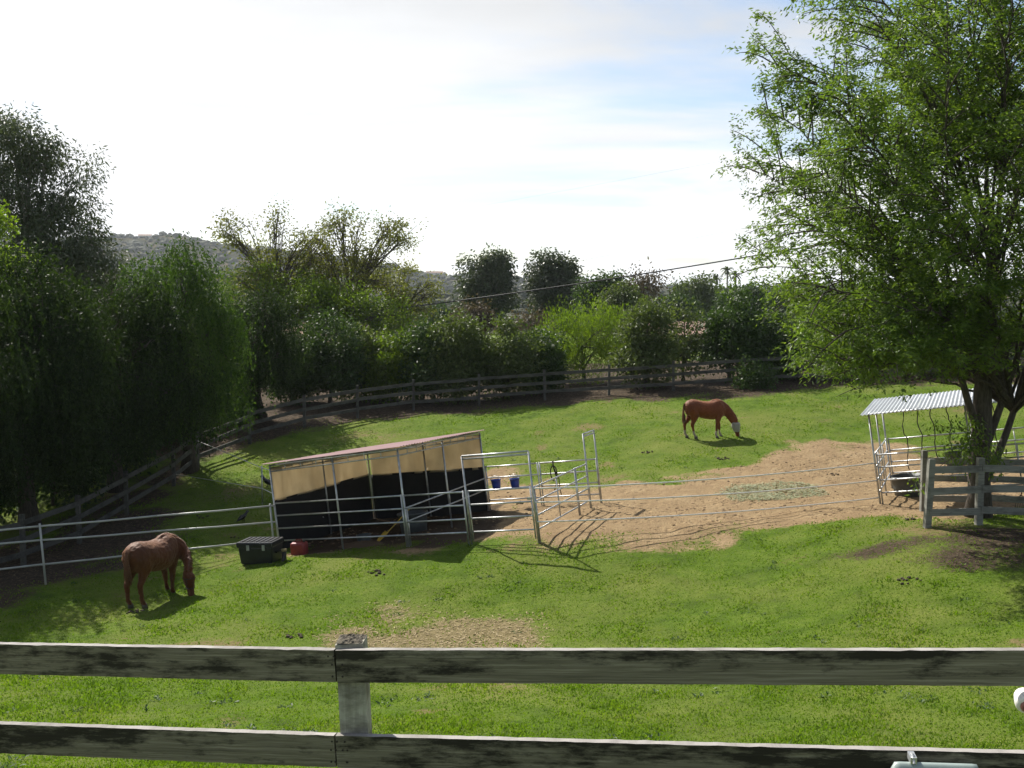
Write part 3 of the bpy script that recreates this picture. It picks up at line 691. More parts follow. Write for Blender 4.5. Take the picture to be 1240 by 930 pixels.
# --- weeping pepper trees
PG = 'weeping pepper trees on the left bank'
def pepper(px, d, top, wpx, label, seed, clumps, lean=0, over=-1.2, low=2.7, leaf='lf_pepper'):
    s = spot(px, d); H = hgt(top, d, s); w = wpx * d / F
    return tree('pepper_tree', label, s, [((lean, over, H * .74), (w * .85, w * .8, H * .25)), ((lean - w * .5, over + .3, H * .60), (w * .65, w * .7, H * .24)), ((lean + w * .55, over - .2, H * .58), (w * .62, w * .7, H * .25)), ((lean, over - .6, H * .46), (w * .95, w * .8, H * .2)), ((lean + w * .2, over + .4, H * .84), (w * .4, w * .5, H * .16))],
                clumps, 265, .14, .046, .40, .26, M[leaf], M['bark'], seed, PG, weep=low, limbs=12, shell=.4)
pepper(28, 29.5, 300, 112, 'big dark weeping pepper tree nearest the left edge', 31, 230, over=-.8)
pepper(-84, 26.3, 258, 104, 'weeping pepper tree mostly cut off by the left edge', 37, 150)
pepper(136, 33.5, 322, 92, 'weeping pepper tree above the wooden fence corner', 32, 170, over=-1.0)
pepper(226, 36, 298, 72, 'upright fresh green pepper tree left of the bare branched trees', 33, 150, leaf='lf_pepper2')
pepper(312, 44, 352, 60, 'smaller weeping pepper tree over the far end of the fence', 34, 110, low=1.6)
s = spot(-12, 31); H = hgt(252, 31, s)
tree('young_tree', 'bright lime green young tree top at the left edge', s, [((0, 0, H - .8), (.75, .7, .8)), ((.3, 0, H - 1.8), (.9, .8, .7)), ((-.2, 0, H - 3), (.8, .8, 1))], 60, 90, .13, .05, .22, .09, M['lf_lit'], M['bark'], 35)
# --- half bare trees
def bare(px, d, top, wpx, label, seed, leaf, clumps, per, fl=1):
    s = spot(px, d); H = hgt(top, d, s); w = wpx * d / F
    return tree('half_bare_tree', label, s, [((-w * .72 * fl, 0, H * .84), (w * .36, w * .5, H * .13)), ((w * .05 * fl, .3, H * .91), (w * .34, w * .4, H * .09)), ((w * .62 * fl, 0, H * .74), (w * .42, w * .5, H * .15)), ((-w * .15 * fl, -.3, H * .7), (w * .4, w * .5, H * .12)), ((0, 0, H * .56), (w * .95, w * .7, H * .14))],
                clumps, per, .17, .09, .34, .12, M[leaf], M['bark'], seed, 'half bare trees beyond the fence', limbs=18, trunk_to=.4, twig=.03, shell=.3)
bare(335, 60, 250, 66, 'half bare tree with sparse twigs left of its larger twin', 41, 'lf_yellow', 230, 34)
bare(425, 62, 250, 78, 'larger half bare tree with open twiggy crown above the hedge', 42, 'lf_yellow', 300, 34, -1)
bare(490, 66, 318, 42, 'low olive half bare tree right of the larger bare one', 43, 'lf_yellow', 130, 34)
s = spot(305, 58); H = hgt(320, 58, s)
tree('broadleaf_tree', 'olive leafy tree filling the gap under the bare branches', s, [((0, 0, H * .7), (2.6, 2, H * .3)), ((2.8, 0, H * .66), (2.2, 2, H * .28)), ((5, 0, H * .6), (2, 2, H * .26))], 170, 90, .14, .075, .4, .2, M['lf_lime'], M['bark'], 44)
s = spot(400, 57); H = hgt(335, 57, s)
tree('broadleaf_tree', 'dense olive tree below the larger half bare tree', s, [((0, 0, H * .66), (2.6, 2, H * .3)), ((2.6, 0, H * .6), (2.2, 2, H * .26))], 130, 95, .14, .075, .4, .2, M['lf_lime'], M['bark'], 45)
# --- hedge of small trees behind the far fence
def shrub(px, d, top, wpx, leaf, label, seed, clumps=110, per=98, L=.17, W=.092, feather=0, low=.12, cr=.3, name='hedge_tree', cat='tree', group='small trees in the hedge behind the far fence'):
    s = spot(px, d); H = hgt(top, d, s); w = wpx * d / F
    return tree(name, label, s, [((0, 0, H * .66), (w * .8, w * .9, H * .34)), ((-w * .42, 0, H * .46), (w * .55, w * .7, H * .34)), ((w * .42, -.2, H * .48), (w * .55, w * .8, H * .36)), ((0, -.4, H * .34), (w * .9, w * .8, H * .28))],
                clumps, per, L, W, cr, .09, M[leaf], M['bark'], seed, group, limbs=9, droop=-feather if feather else .3, trunk_to=.35, cat=cat)
HS = [(352, 52, 392, 34, 'lf_dark', 'dark hedge tree tucked beside the weeping tree'),
      (398, 50, 372, 44, 'lf_dark', 'dark glossy hedge tree in front of the white cottage'),
      (440, 53, 392, 30, 'lf_grey', 'grey green hedge tree where the cable meets the foliage'),
      (474, 51, 402, 30, 'lf_lime', 'olive lime hedge tree left of two dark ones'),
      (512, 50, 388, 30, 'lf_dark', 'narrow dark hedge tree right of the olive lime one'),
      (552, 49, 374, 34, 'lf_grey', 'tall grey green hedge tree below the left gum'),
      (612, 49, 386, 40, 'lf_grey', 'broad grey green hedge tree between the two gums'),
      (656, 52, 402, 24, 'lf_dark', 'low dark hedge tree left of the yellow green one'),
      (782, 49, 368, 36, 'lf_grey', 'grey green hedge tree right of the yellow green one'),
      (828, 53, 366, 26, 'lf_grey', 'thin hedge tree in front of the tan house'),
      (884, 50, 350, 34, 'lf_dark', 'dense dark hedge tree below the palms'),
      (940, 51, 385, 36, 'lf_dark', 'dark hedge tree just left of the big leafy tree'),
      (1010, 49, 392, 46, 'lf_dark', 'dark hedge tree behind the left side of the big crown'),
      (1090, 50, 396, 50, 'lf_grey', 'hedge tree behind the grey shelter roof'),
      (1175, 50, 385, 52, 'lf_dark', 'hedge tree behind the big trunk'),
      (1255, 50, 380, 52, 'lf_dark', 'hedge tree at the right edge behind the leafy crown')]
for i, (px, d, top, w, lf, lb) in enumerate(HS):
    kw = {}; d = 46.5 + (d - 49) * .4
    if px == 828: kw = dict(clumps=45, per=60)
    if px > 1000: kw = dict(clumps=60, per=90)
    shrub(px, d, top, w, lf, lb, 60 + i, **kw)
s = spot(708, 50); H = hgt(368, 50, s)
tree('hedge_tree', 'feathery yellow green bushy tree brightest in the hedge', s, [((-1.3, 0, H * .6), (1.1, 1.1, H * .34)), ((.3, 0, H * .66), (1.3, 1.2, H * .36)), ((1.5, 0, H * .6), (1.0, 1, H * .34)), ((-.2, -.3, H * .35), (2.3, 1.4, H * .3)), ((-2, 0, H * .45), (.8, .8, H * .25))],
     150, 130, .17, .035, .32, .1, M['lf_lit'], M['bark'], 88, 'small trees in the hedge behind the far fence', droop=-1.1, limbs=12, flat=1.3)
shrub(915, 44.6, 442, 18, 'lf_dark', 'low dark bush growing against the far fence post', 90, clumps=30, per=80, L=.1)
for i, (px, d, top, w, lb) in enumerate([(-50, 29.5, 520, 62, 'dark shrub at the far left edge behind the shady fence'), (58, 32, 505, 62, 'dark shrub behind the shady fence below the big weeping tree'),
        (135, 36, 498, 56, 'dark shrub behind the fence left of its corner'), (200, 40, 482, 52, 'dark shrub beyond the fence corner under weeping branches'), (268, 43, 468, 46, 'dark shrub between the weeping trees and the far fence')]):
    shrub(px, d, top, w, 'lf_dark', lb, 140 + i, clumps=60, per=90, name='bank_shrub', cat='shrub', group='dark shrubs on the left bank')
# --- gums and others in the middle distance
def gum(px, d, top, bot, wpx, label, seed, leaf='lf_euc', clumps=170, name='gum_tree', per=58):
    s = spot(px, d); H = hgt(top, d, s); hb = hgt(bot, d, s); w = wpx * d / F; m = (H + hb) / 2; e = (H - hb) / 2
    return tree(name, label, s, [((-w * .5, 0, m + e * .35), (w * .5, w * .5, e * .55)), ((w * .35, 0, m + e * .45), (w * .5, w * .5, e * .55)), ((-w * .1, 0, m - e * .3), (w * .95, w * .7, e * .6)), ((w * .15, 0, m + e * .7), (w * .35, w * .35, e * .3))],
                clumps, per, .33 * d / 90, .15 * d / 90, .028 * d ** .5 * 2, .22, M[leaf], M['bark_pale'], seed, 'trees in the middle distance', droop=.8, limbs=10)
gum(592, 105, 306, 392, 34, 'broad dark gum tree with three rounded tops', 101, clumps=210)
gum(671, 105, 304, 392, 28, 'dark gum tree with a single tall dome', 102, clumps=190)
gum(733, 98, 334, 400, 30, 'lower flat topped dark tree right of the tall gum', 103, 'lf_dark', 140)
gum(752, 92, 345, 400, 22, 'lighter green round tree in front of the flat topped one', 104, 'lf_grey', 110)
gum(780, 96, 325, 372, 24, 'sparse brownish tree with airy twigs', 105, 'lf_brown', 60, per=22)
gum(576, 92, 372, 400, 17, 'small reddish brown bush below the left gum', 106, 'lf_brown', 60)
gum(645, 90, 378, 408, 22, 'small grey twiggy tree between the two gums', 107, 'lf_brown', 50, per=18)
gum(846, 150, 336, 380, 30, 'pale feathery tree left of the palms', 108, 'lf_grey', 100, per=40)
gum(812, 120, 360, 400, 24, 'dim round tree behind the thin hedge tree', 109, 'lf_dark', 110)
gum(905, 120, 346, 400, 30, 'dim round tree under the palms', 110, 'lf_dark', 110)
gum(540, 130, 372, 400, 26, 'dim tree left of the three topped gum', 111, 'lf_dark', 100)
gum(455, 120, 366, 400, 34, 'dim tree on the slope behind the low olive tree', 112, 'lf_dark', 110)
gum(700, 140, 370, 400, 24, 'dim tree between the dome gum and flat topped tree', 113, 'lf_dark', 90)
gum(940, 130, 350, 410, 40, 'dim tree behind the left edge of the big crown', 114, 'lf_dark', 110)
# --- palms
def palm(px, top, d, label, seed):
    s = spot(px, d); H = hgt(top, d, s); r = np.random.default_rng(seed); t = thing('palm_tree', label, 'palm tree', s, 'palms on the skyline')
    MB().tube([s, s + (.15, 0, H * .5), s + (0, 0, H)], [.3, .24, .2], 7).build('trunk', M['bark_pale'], t, True)
    m = MB()
    for k in range(26):
        a = r.random() * 6.283; el = r.uniform(-.9, 1.2); q = np.array([math.cos(a) * math.cos(el), math.sin(a) * math.cos(el), math.sin(el)])
        p = bez(s + (0, 0, H), s + np.array([0, 0, H]) + q * 1.1 + (0, 0, .3), s + np.array([0, 0, H]) + q * 1.9 - (0, 0, .7), 6); sd = nrm(np.cross(q, (0, 0, 1)))
        for i in range(5):
            for sg in (-1, 1):
                w = .32 * (1 - i / 7); m.add([p[i], p[i + 1], p[i + 1] + sg * sd * w - (0, 0, .12), p[i] + sg * sd * w * .9 - (0, 0, .1)], [(0, 1, 2, 3)])
    m.build('crown', M['palm_frond'], t)
palm(866, 337, 230, 'left of the skyline palms and the shortest', 1)
palm(879, 327, 240, 'tallest of the skyline palms', 2)
palm(889, 333, 235, 'right skyline palm next to the leafy tree', 3)

# --- the big leafy tree at right
def big_tree():
    r = np.random.default_rng(7); d = 22.3; x0 = (1192 - CX) / F * d; base = np.array([x0, d, gz(x0, d) - .1])
    t = thing('ash_tree', 'big leafy green tree with many spreading limbs behind the right fence', 'tree', base)
    tm = MB(); cm = MB(); LP = []; LD = []
    trunk = base + np.array([(0, 0, 0), (.02, 0, .6), (-.03, 0, 1.3), (.03, .02, 2.1), (.0, .0, 3.0), (.12, 0, 4.2), (.2, 0, 5.4)])
    tm.tube(trunk, [.33, .25, .225, .215, .19, .13, .08], 12)
    # two low secondary stems as in the photograph
    stems = [bez(base + (.12, 0, .9), base + (.75, .1, 2.0), base + (1.2, .2, 4.2), 8), bez(base + (.1, .05, 1.6), base + (.6, .2, 2.8), base + (.9, -.5, 5.2), 8), bez(base + (-.05, 0, 2.0), base + (-.5, -.2, 2.9), base + (-1.0, -.3, 4.6), 8)]
    for s_ in stems: tm.tube(s_, np.linspace(.10, .045, 8), 9)
    starts = [trunk[4], trunk[5], trunk[6]] + [q[4] for q in stems] + [q[7] for q in stems]
    C = np.array([0.25, 0, 7.3]); Rr = np.array([5.15, 4.9, 6.7])
    lead = []
    nL = 104
    for k in range(nL):
        # spread the leader tips over the crown shell, upper part favoured
        zz = -0.72 + 1.7 * ((k + .5) / nL) ; zz = min(zz, .97); a = k * 2.39996 + r.normal() * .2; q = math.sqrt(max(0, 1 - zz * zz)) if zz > 0 else math.sqrt(1 - zz * zz)
        tip = C + (Rr + np.array([.75, .3, 0]) * max(0, min(1, (zz + .1) * 2.5))) * np.array([q * math.cos(a), q * math.sin(a), zz]) * r.uniform(.93, 1.01)
        if k % 10 == 5: tip = np.array([r.uniform(-5.0, -2.4), r.uniform(-3.0, 1.5), r.uniform(3.6, 5.4)])
        tipw = base + tip
        hor = np.hypot(tip[0], tip[1])
        st = min(starts, key=lambda s0: np.linalg.norm((s0 - tipw)[:2]) * .6 + abs((s0 - base)[2] - max(2.0, tip[2] - hor * 1.0)) )
        st = st + r.normal(size=3) * .02
        mid = st + (tipw - st) * .45 + np.array([0, 0, .22 * np.linalg.norm(tipw - st) * (1 if zz > -.2 else 1.3)])
        p = bez(st, mid, tipw, 16); p[1:-1] += r.normal(size=(14, 3)) * .03
        tm.tube(p, np.linspace(.040, .008, 16), 6); lead.append(p)
    for p in lead:
        seg = np.linalg.norm(np.diff(p, axis=0), axis=1); Lp = seg.sum(); n2 = int(Lp / .345)
        for m_ in range(n2):
            u = .26 + .74 * (m_ + r.random()) / n2; i = min(int(u * 15), 14); s0 = p[i] + (p[i + 1] - p[i]) * (u * 15 - i); T = nrm(p[i + 1] - p[i])
            q = nrm(np.cross(T, r.normal(size=3))); D = nrm(T * .75 + q * .8 + np.array([0, 0, .12])); l2 = r.uniform(.8, 2.3) * (1.15 - .55 * u)
            if (s0 + D * l2)[2] < base[2] + 3.35: D = nrm(D * np.array([1, 1, .2]) + np.array([0, 0, .25 + .3 * r.random()])); l2 *= .6
            if (s0 + D * l2)[2] < base[2] + 3.0: continue
            e = s0 + D * l2 + np.array([0, 0, -.10 * l2]); b2 = bez(s0, s0 + D * l2 * .55 + (0, 0, .08 * l2), e, 6); tm.tube(b2, np.linspace(.02, .006, 6), 4, False)
            n3 = 3 + int(l2 * 3.4)
            for w in range(n3):
                u3 = .25 + .75 * (w + r.random()) / n3; s3 = b2[min(int(u3 * 5), 5)]; d3 = nrm(D * .7 + nrm(r.normal(size=3)) * .8 + np.array([0, 0, .1])); l3 = r.uniform(.25, .62)
                k3 = 25; uu = np.linspace(.12, 1, k3); P3 = s3 + d3 * (uu * l3)[:, None] - np.array([0, 0, 1]) * (uu ** 2 * l3 * .3)[:, None] + r.normal(size=(k3, 3)) * .06
                LP.append(P3); sgn = np.where(np.arange(k3) % 2, 1, -1)[:, None]; sd = nrm(np.cross(d3, (0, 0, 1)))
                LD.append(sd * sgn * .8 + d3 * .5 + np.array([0, 0, -.45]) + r.normal(size=(k3, 3)) * .35)
    P = np.concatenate(LP); D = np.concatenate(LD); k = len(P)
    # browsed and pruned below head height of the shelter roof: nothing hangs lower than about 3.2 m
    ok = P[:, 2] - base[2] > 3.05 + .4 * np.sin(P[:, 0] * 2.3) + .3 * np.sin(P[:, 1] * 3.1 + P[:, 0]) + .3 * r.random(k); ok &= ~((P[:, 0] - base[0] > -2.6) & (P[:, 2] - base[2] < 3.6 + .3 * np.sin(P[:, 0] * 5))); P, D = P[ok], D[ok]
    v, f = leaf_quads(P, D, .110, .038, r); cm.add(v, f)
    # a small leafy shoot low on the trunk
    s0 = base + np.array([-.1, -.25, 1.9]); sp = []
    for k in range(26):
        e = s0 + np.array([-.55, -.3, -.1]) + r.normal(size=3) * np.array([.5, .3, .45]); q = bez(s0, (s0 + e) / 2 + (0, 0, .15), e, 4); tm.tube(q, [.012, .009, .006, .004], 4, False)
        sp.append(e + r.normal(size=(32, 3)) * .12)
    P = np.concatenate(sp); v, f = leaf_quads(P, r.normal(size=P.shape) * .5 + (0, 0, -.6), .11, .04, r); cm.add(v, f)
    tm.build('trunk', M['bark'], t, True); cm.build('crown', M['lf_ash'], t); print('BIG', len(LP) * 26)
big_tree()

# ------------------------------------------------------------------ wooden fences
def plank(m, a, b, h, th, side, segs=1, jit=0., r=None):
    """board from a to b (centre line of its section), height h, thickness th along `side`"""
    a, b, side = (np.asarray(q, float) for q in (a, b, side)); T = nrm(b - a); S = nrm(side - T * (side @ T)); U = nrm(np.cross(S, T)); U = U if U[2] > 0 else -U
    V = []
    for i in range(segs + 1):
        c = a + (b - a) * i / segs
        for (s_, u_) in ((-1, -1), (1, -1), (1, 1), (-1, 1)):
            j = r.normal(size=3) * jit if r is not None else 0
            V.append(c + S * s_ * th / 2 + U * u_ * h / 2 + j)
    f = []
    for i in range(segs):
        for k in range(4): f.append((i * 4 + k, i * 4 + (k + 1) % 4, i * 4 + 4 + (k + 1) % 4, i * 4 + 4 + k))
    f += [(3, 2, 1, 0), tuple(segs * 4 + k for k in range(4))]
    m.add(V, f); return m
def wood_fence(name, label, posts, height, rails, side, seed, pw=.11, rh=.14, rm='rail_shaded'):
    r = np.random.default_rng(seed); posts = [np.asarray(p, float) for p in posts]
    t = thing(name, label, 'fence', posts[0]); side = np.asarray(side, float)
    for p in posts:
        ln = r.normal(size=2) * .01; T = np.array([ln[0], ln[1], 1.]); hh = height + .06 + r.random() * .05
        plank(MB(), p - T * .25, p + T * hh, pw, pw, (1, 0, 0)).build('post', M['post_shaded' if rm == 'rail_shaded' else rm], t)
    for i in range(len(posts) - 1):
        for h in rails:
            o = side * (pw / 2 + .018); a = posts[i] + o + (0, 0, h + r.normal() * .02); b = posts[i + 1] + o + (0, 0, h + r.normal() * .02)
            T = nrm(b - a); plank(MB(), a + T * .006, b - T * .006, rh, .034, side).build('rail', M[rm], t)
    return t
def fp(px, d): x = (px - CX) / F * d; return np.array([x, d, gz(x, d)])
fr = [(1330, 45.5), (1240, 45.3), (1160, 45.2), (1080, 45), (990, 45), (901, 45), (816, 45), (738, 45), (660, 45), (580, 45), (500, 44.6), (432, 43), (367, 41), (300, 39.2)]
wood_fence('far_fence', 'grey three rail wooden fence across the back of the paddock', [fp(*q) for q in fr], 1.3, (.38, .78, 1.18), (0, -1, 0), 1)
fl = [(300, 39.0), (236, 36.6), (206, 34), (147, 30.4), (88, 27.6), (18, 25.4), (-70, 23.2), (-170, 21.5)]
wood_fence('left_fence', 'dark three rail wooden fence climbing the shady left side', [fp(*q) for q in fl], 1.3, (.36, .76, 1.16), nrm((1, -.6, 0)), 2)
# right fence, two parallel runs either side of the trunk
def rfp(px, d, dz=0): return fp(px, d)
fr1 = [fp(1130, 21), fp(1193, 21.0), fp(1262, 21.05), fp(1335, 21.1)]
wood_fence('tree_fence', 'grey rail fence in front of the big tree trunk', fr1, 1.38, (.33, .80, 1.24), (0, -1, 0), 3, .13, .15, 'rail_lit')
fr2 = [fp(1124, 23.6), fp(1200, 23.3), fp(1290, 23.0)]
wood_fence('tree_fence', 'second rail fence running behind the big tree trunk', fr2, 1.38, (.33, .80, 1.24), (0, -1, 0), 4, .12, .15, 'rail_lit')

# ---- foreground fence
def across(o, n):
    a = o.data.attributes.new('across', 'FLOAT', 'POINT'); a.data.foreach_set('value', np.tile([-1., -1, 1, 1], n).astype(np.float32))
def near_fence():
    r = np.random.default_rng(5)
    pL, pM, pR, pRR = -190, 408, 1278, 1700
    dd = lambda px: np.interp(px, [-200, 0, 410, 1240, 1700], [4.66, 4.5, 4.12, 3.72, 3.5])
    ytop = lambda px: np.interp(px, [-200, 0, 407, 1240, 1700], [772.5, 776, 783, 783, 783]); hpx = lambda px: .14 * F / dd(px)
    y2 = lambda px: np.interp(px, [-200, 0, 412, 1240, 1700], [865, 872, 886, 907, 918])
    base = at(pM, 783, dd(pM)); gb = gz(base[0], base[1])
    t = thing('near_fence', 'weathered mossy plank fence across the foreground', 'fence', (base[0], base[1], gb))
    side = nrm(np.cross(at(1240, 783, 3.72) - at(0, 776, 4.5), (0, 0, 1))); side = side if side[1] < 0 else -side
    th = .032
    for k, yy in enumerate((ytop, y2)):
        for (a, b) in ((pL, pM), (pM, pR), (pR, pRR)):
            A = at(a, yy(a) + hpx(a) * .5 + 2, dd(a)); B = at(b, yy(b) + hpx(b) * .5 + 2, dd(b)); T = nrm(B - A)
            across(plank(MB(), A + T * .003, B - T * .003, .14, th, side, 70, .0007, r).build('rail', M['rail_near'], t), 71)
            # third rail below the picture
            if k == 1: across(plank(MB(), A - (0, 0, .34) + T * .003, B - (0, 0, .34) - T * .003, .14, th, side, 10, .0015, r).build('rail', M['rail_near'], t), 11)
    for px in (pL, pM + 16, pR + 16, pRR):
        q = at(px, ytop(px), dd(px)) - side * (th / 2 + .06); z0 = gz(q[0], q[1]) - .3; m = MB(); tl = .05
        top = q[2] + (.0 if px != pM + 16 else .004); H = top - z0
        p0 = np.array([q[0] + tl * .9, q[1], z0]); p1 = np.array([q[0] - .02, q[1], top])
        post = plank(m, p0, p1, .118, .118, (1, 0, 0), 14, .0018, r).build('post', M['post_near'], t)
        n = 13; gu = np.linspace(-.0585, .0585, n); V = []
        for b_ in gu:
            for a_ in gu:
                e = max(abs(a_), abs(b_)) / .0585; V.append(p1 + np.array([a_, b_, .003 + r.random() ** 2 * .010 * (e < .98)]))
        cap = MB(); id_ = np.arange(n * n).reshape(n, n); cap.add(V, np.stack([id_[:-1, :-1], id_[:-1, 1:], id_[1:, 1:], id_[1:, :-1]], -1).reshape(-1, 4))
        o = cap.build('end_grain', M['end_grain'], post)
    for k, yy in enumerate((ytop, y2)):
        for dx in (-9, 8, -3, 9):
            for fy in (.2, .45, .8):
                if r.random() < .25: continue
                px = pM + dx + (4 if k else 0) + r.normal() * 1.2; q = at(px, yy(px) + 2 + hpx(px) * fy, dd(px)) + side * (th / 2)
                MB().tube([q - side * .01, q + side * .002], [.0045, .0045], 8).build('nail', M['nail'], t)
    # insulator on the side of the right hand post
    q = at(1243, 853, 3.70); ax = nrm(np.array([-.35, -1, -.28])); ins = thing('ring_insulator', 'white round knob with brown core at the right edge of the foreground fence', 'insulator', q)
    def lathe(prof, n=24):
        A = nrm(np.cross(ax, (0, 0, 1))); B = np.cross(ax, A); m = MB()
        m.loft([(q + ax * h, A * rr, B * rr) for h, rr in prof], n); return m
    lathe([(-.06, .03), (-.055, .038), (-.02, .041), (.0, .040), (.012, .034), (.014, .026)]).build('body', M['white_plastic'], ins, True)
    lathe([(.010, .024), (.020, .023), (.024, .016)]).build('core', M['pink_plastic'], ins, True)
    lathe([(.022, .013), (.036, .012), (.040, .006)]).build('nub', M['leather'], ins, True)
    # pale box with a clip hanging on the second rail
    q = at(1128, 938, 3.76) + side * (th / 2 + .04); bx = thing('clip_box', 'pale grey green plastic box clipped to the lower foreground rail', 'box', q)
    T = nrm(at(1240, 907, 3.72) - at(1000, 900, 3.82)); U = np.array([0, 0, 1.]); m = MB(); n = 18
    secs = []
    for i in range(n + 1):
        u = -1 + 2 * i / n; hh = .075 * (1 - max(0, abs(u) - .86) ** 2 * 30); secs.append((q + T * u * .17, side * .032, U * hh))
    an = np.linspace(0, 6.2832, 20, endpoint=False); m.loft(secs, 16); m.build('body', M['pale_green'], bx, True)
    c = q - T * .085 + U * .075; MB().box(c + U * .012 - side * .012, T * .012, side * .03, U * .012).build('clip', M['galv'], bx)
    MB().tube([c + U * .02 - side * .03, c + U * .03, c + U * .005 + side * .03], [.005] * 3, 6).build('clip_wire', M['galv'], bx)
near_fence()

# ------------------------------------------------------------------ corral and its shelter
A_ = at(340, 668, 26); B_ = at(495, 662, 24.5); E_ = at(658, 656, 23.14); C_ = at(596, 618, 29)
XH = nrm(E_ - A_); YH = C_ - B_; YH = nrm(YH - XH * (YH @ XH)); ZH = nrm(np.cross(XH, YH))
def cl(x, y, z): return B_ + XH * x + YH * y + ZH * z
XA, XE, YC = -3.92, 3.55, 4.95
def down(p):                       # foot of a post, on the built ground
    return np.array([p[0], p[1], float(gzr(p[0], p[1])[0]) - .05])
RH = (.30, .63, .97, 1.30)
def pipe(m, a, b, r_=.021, n=8): return m.tube([a, b], [r_, r_], n)
def foot(x, y):
    p = cl(x, y, 0); g = float(gzr(p[0], p[1])[0]) - .03; return cl(x, y, 0) + ZH * ((g - p[2]) / ZH[2])
def panel(label, p0, p1, mids=(), hs=RH, ht=1.33, loc=cl, ft=foot, group='galvanised corral panels', r_=.021):
    """welded pipe panel between two plan points of the corral"""
    (x0, y0), (x1, y1) = p0, p1; t = thing('corral_panel', label, 'panel', ft(x0, y0), group)
    dx, dy = nrm((x1 - x0, y1 - y0)) * .035
    ends = [(x0 + dx, y0 + dy), (x1 - dx, y1 - dy)]
    for (x, y) in ends: pipe(MB(), ft(x, y), loc(x, y, ht), r_).build('post', M['galv'], t, True)
    for q in mids: x = x0 + (x1 - x0) * q; y = y0 + (y1 - y0) * q; pipe(MB(), loc(x, y, hs[0]), loc(x, y, hs[-1]), r_ * .8).build('brace', M['galv'], t, True)
    for h in hs: pipe(MB(), loc(*ends[0], h), loc(*ends[1], h), r_).build('rail', M['galv'], t, True)
    return t
panel('long pipe panel along the front of the tan shelter, left of the middle post', (XA, -.03), (0, -.03))
panel('short pipe panel between the tan shelter and the tall gate frame', (0, -.03), (1.73, -.03))
panel('pipe panel running back from the near corral corner', (XE, 0), (XE, 3.0), (.52,))
panel('short pipe panel before the open narrow gate frame', (XE, 3.0), (XE, 3.96))
panel('back pipe panel nearest the shelter with blue buckets on it', (0.03, YC), (1.75, YC))
panel('back pipe panel right of the blue buckets', (1.75, YC), (XE, YC))
panel('pipe panel inside the shelter along its shaded right side', (0.02, 0.05), (0.02, YC), (.5,), (.63, .97), .99)
def gate_frame(label, p0, p1, H, gate):
    (x0, y0), (x1, y1) = p0, p1; t = thing('gate_frame', label, 'gate', foot(x0, y0), 'tall gate frames of the corral')
    for (x, y) in (p0, p1): pipe(MB(), foot(x, y), cl(x, y, H), .024).build('post', M['galv'], t, True)
    for h in (H, H - .07): pipe(MB(), cl(x0, y0, h), cl(x1, y1, h), .024).build('top_bar', M['galv'], t, True)
    if gate:
        d = nrm((x1 - x0, y1 - y0)) * .06; a = (x0 + d[0], y0 + d[1]); b = (x1 - d[0], y1 - d[1])
        for (x, y) in (a, b): pipe(MB(), foot(x, y) + ZH * .12, cl(x, y, 1.32), .02).build('gate_post', M['galv'], t, True)
        for h in RH: pipe(MB(), cl(*a, h), cl(*b, h), .021).build('gate_rail', M['galv'], t, True)
        MB().box(cl(b[0] - .04, b[1] - .03, 1.05), XH * .05, YH * .015, ZH * .03).build('latch', M['latch'], t)
    return t
gate_frame('tall galvanised gate frame with closed four bar gate at the corral front', (1.76, 0), (XE - .03, 0), 2.17, True)
gate_frame('narrow tall galvanised frame with open gateway at the back right corner', (XE, 3.98), (XE, YC - .02), 2.12, False)

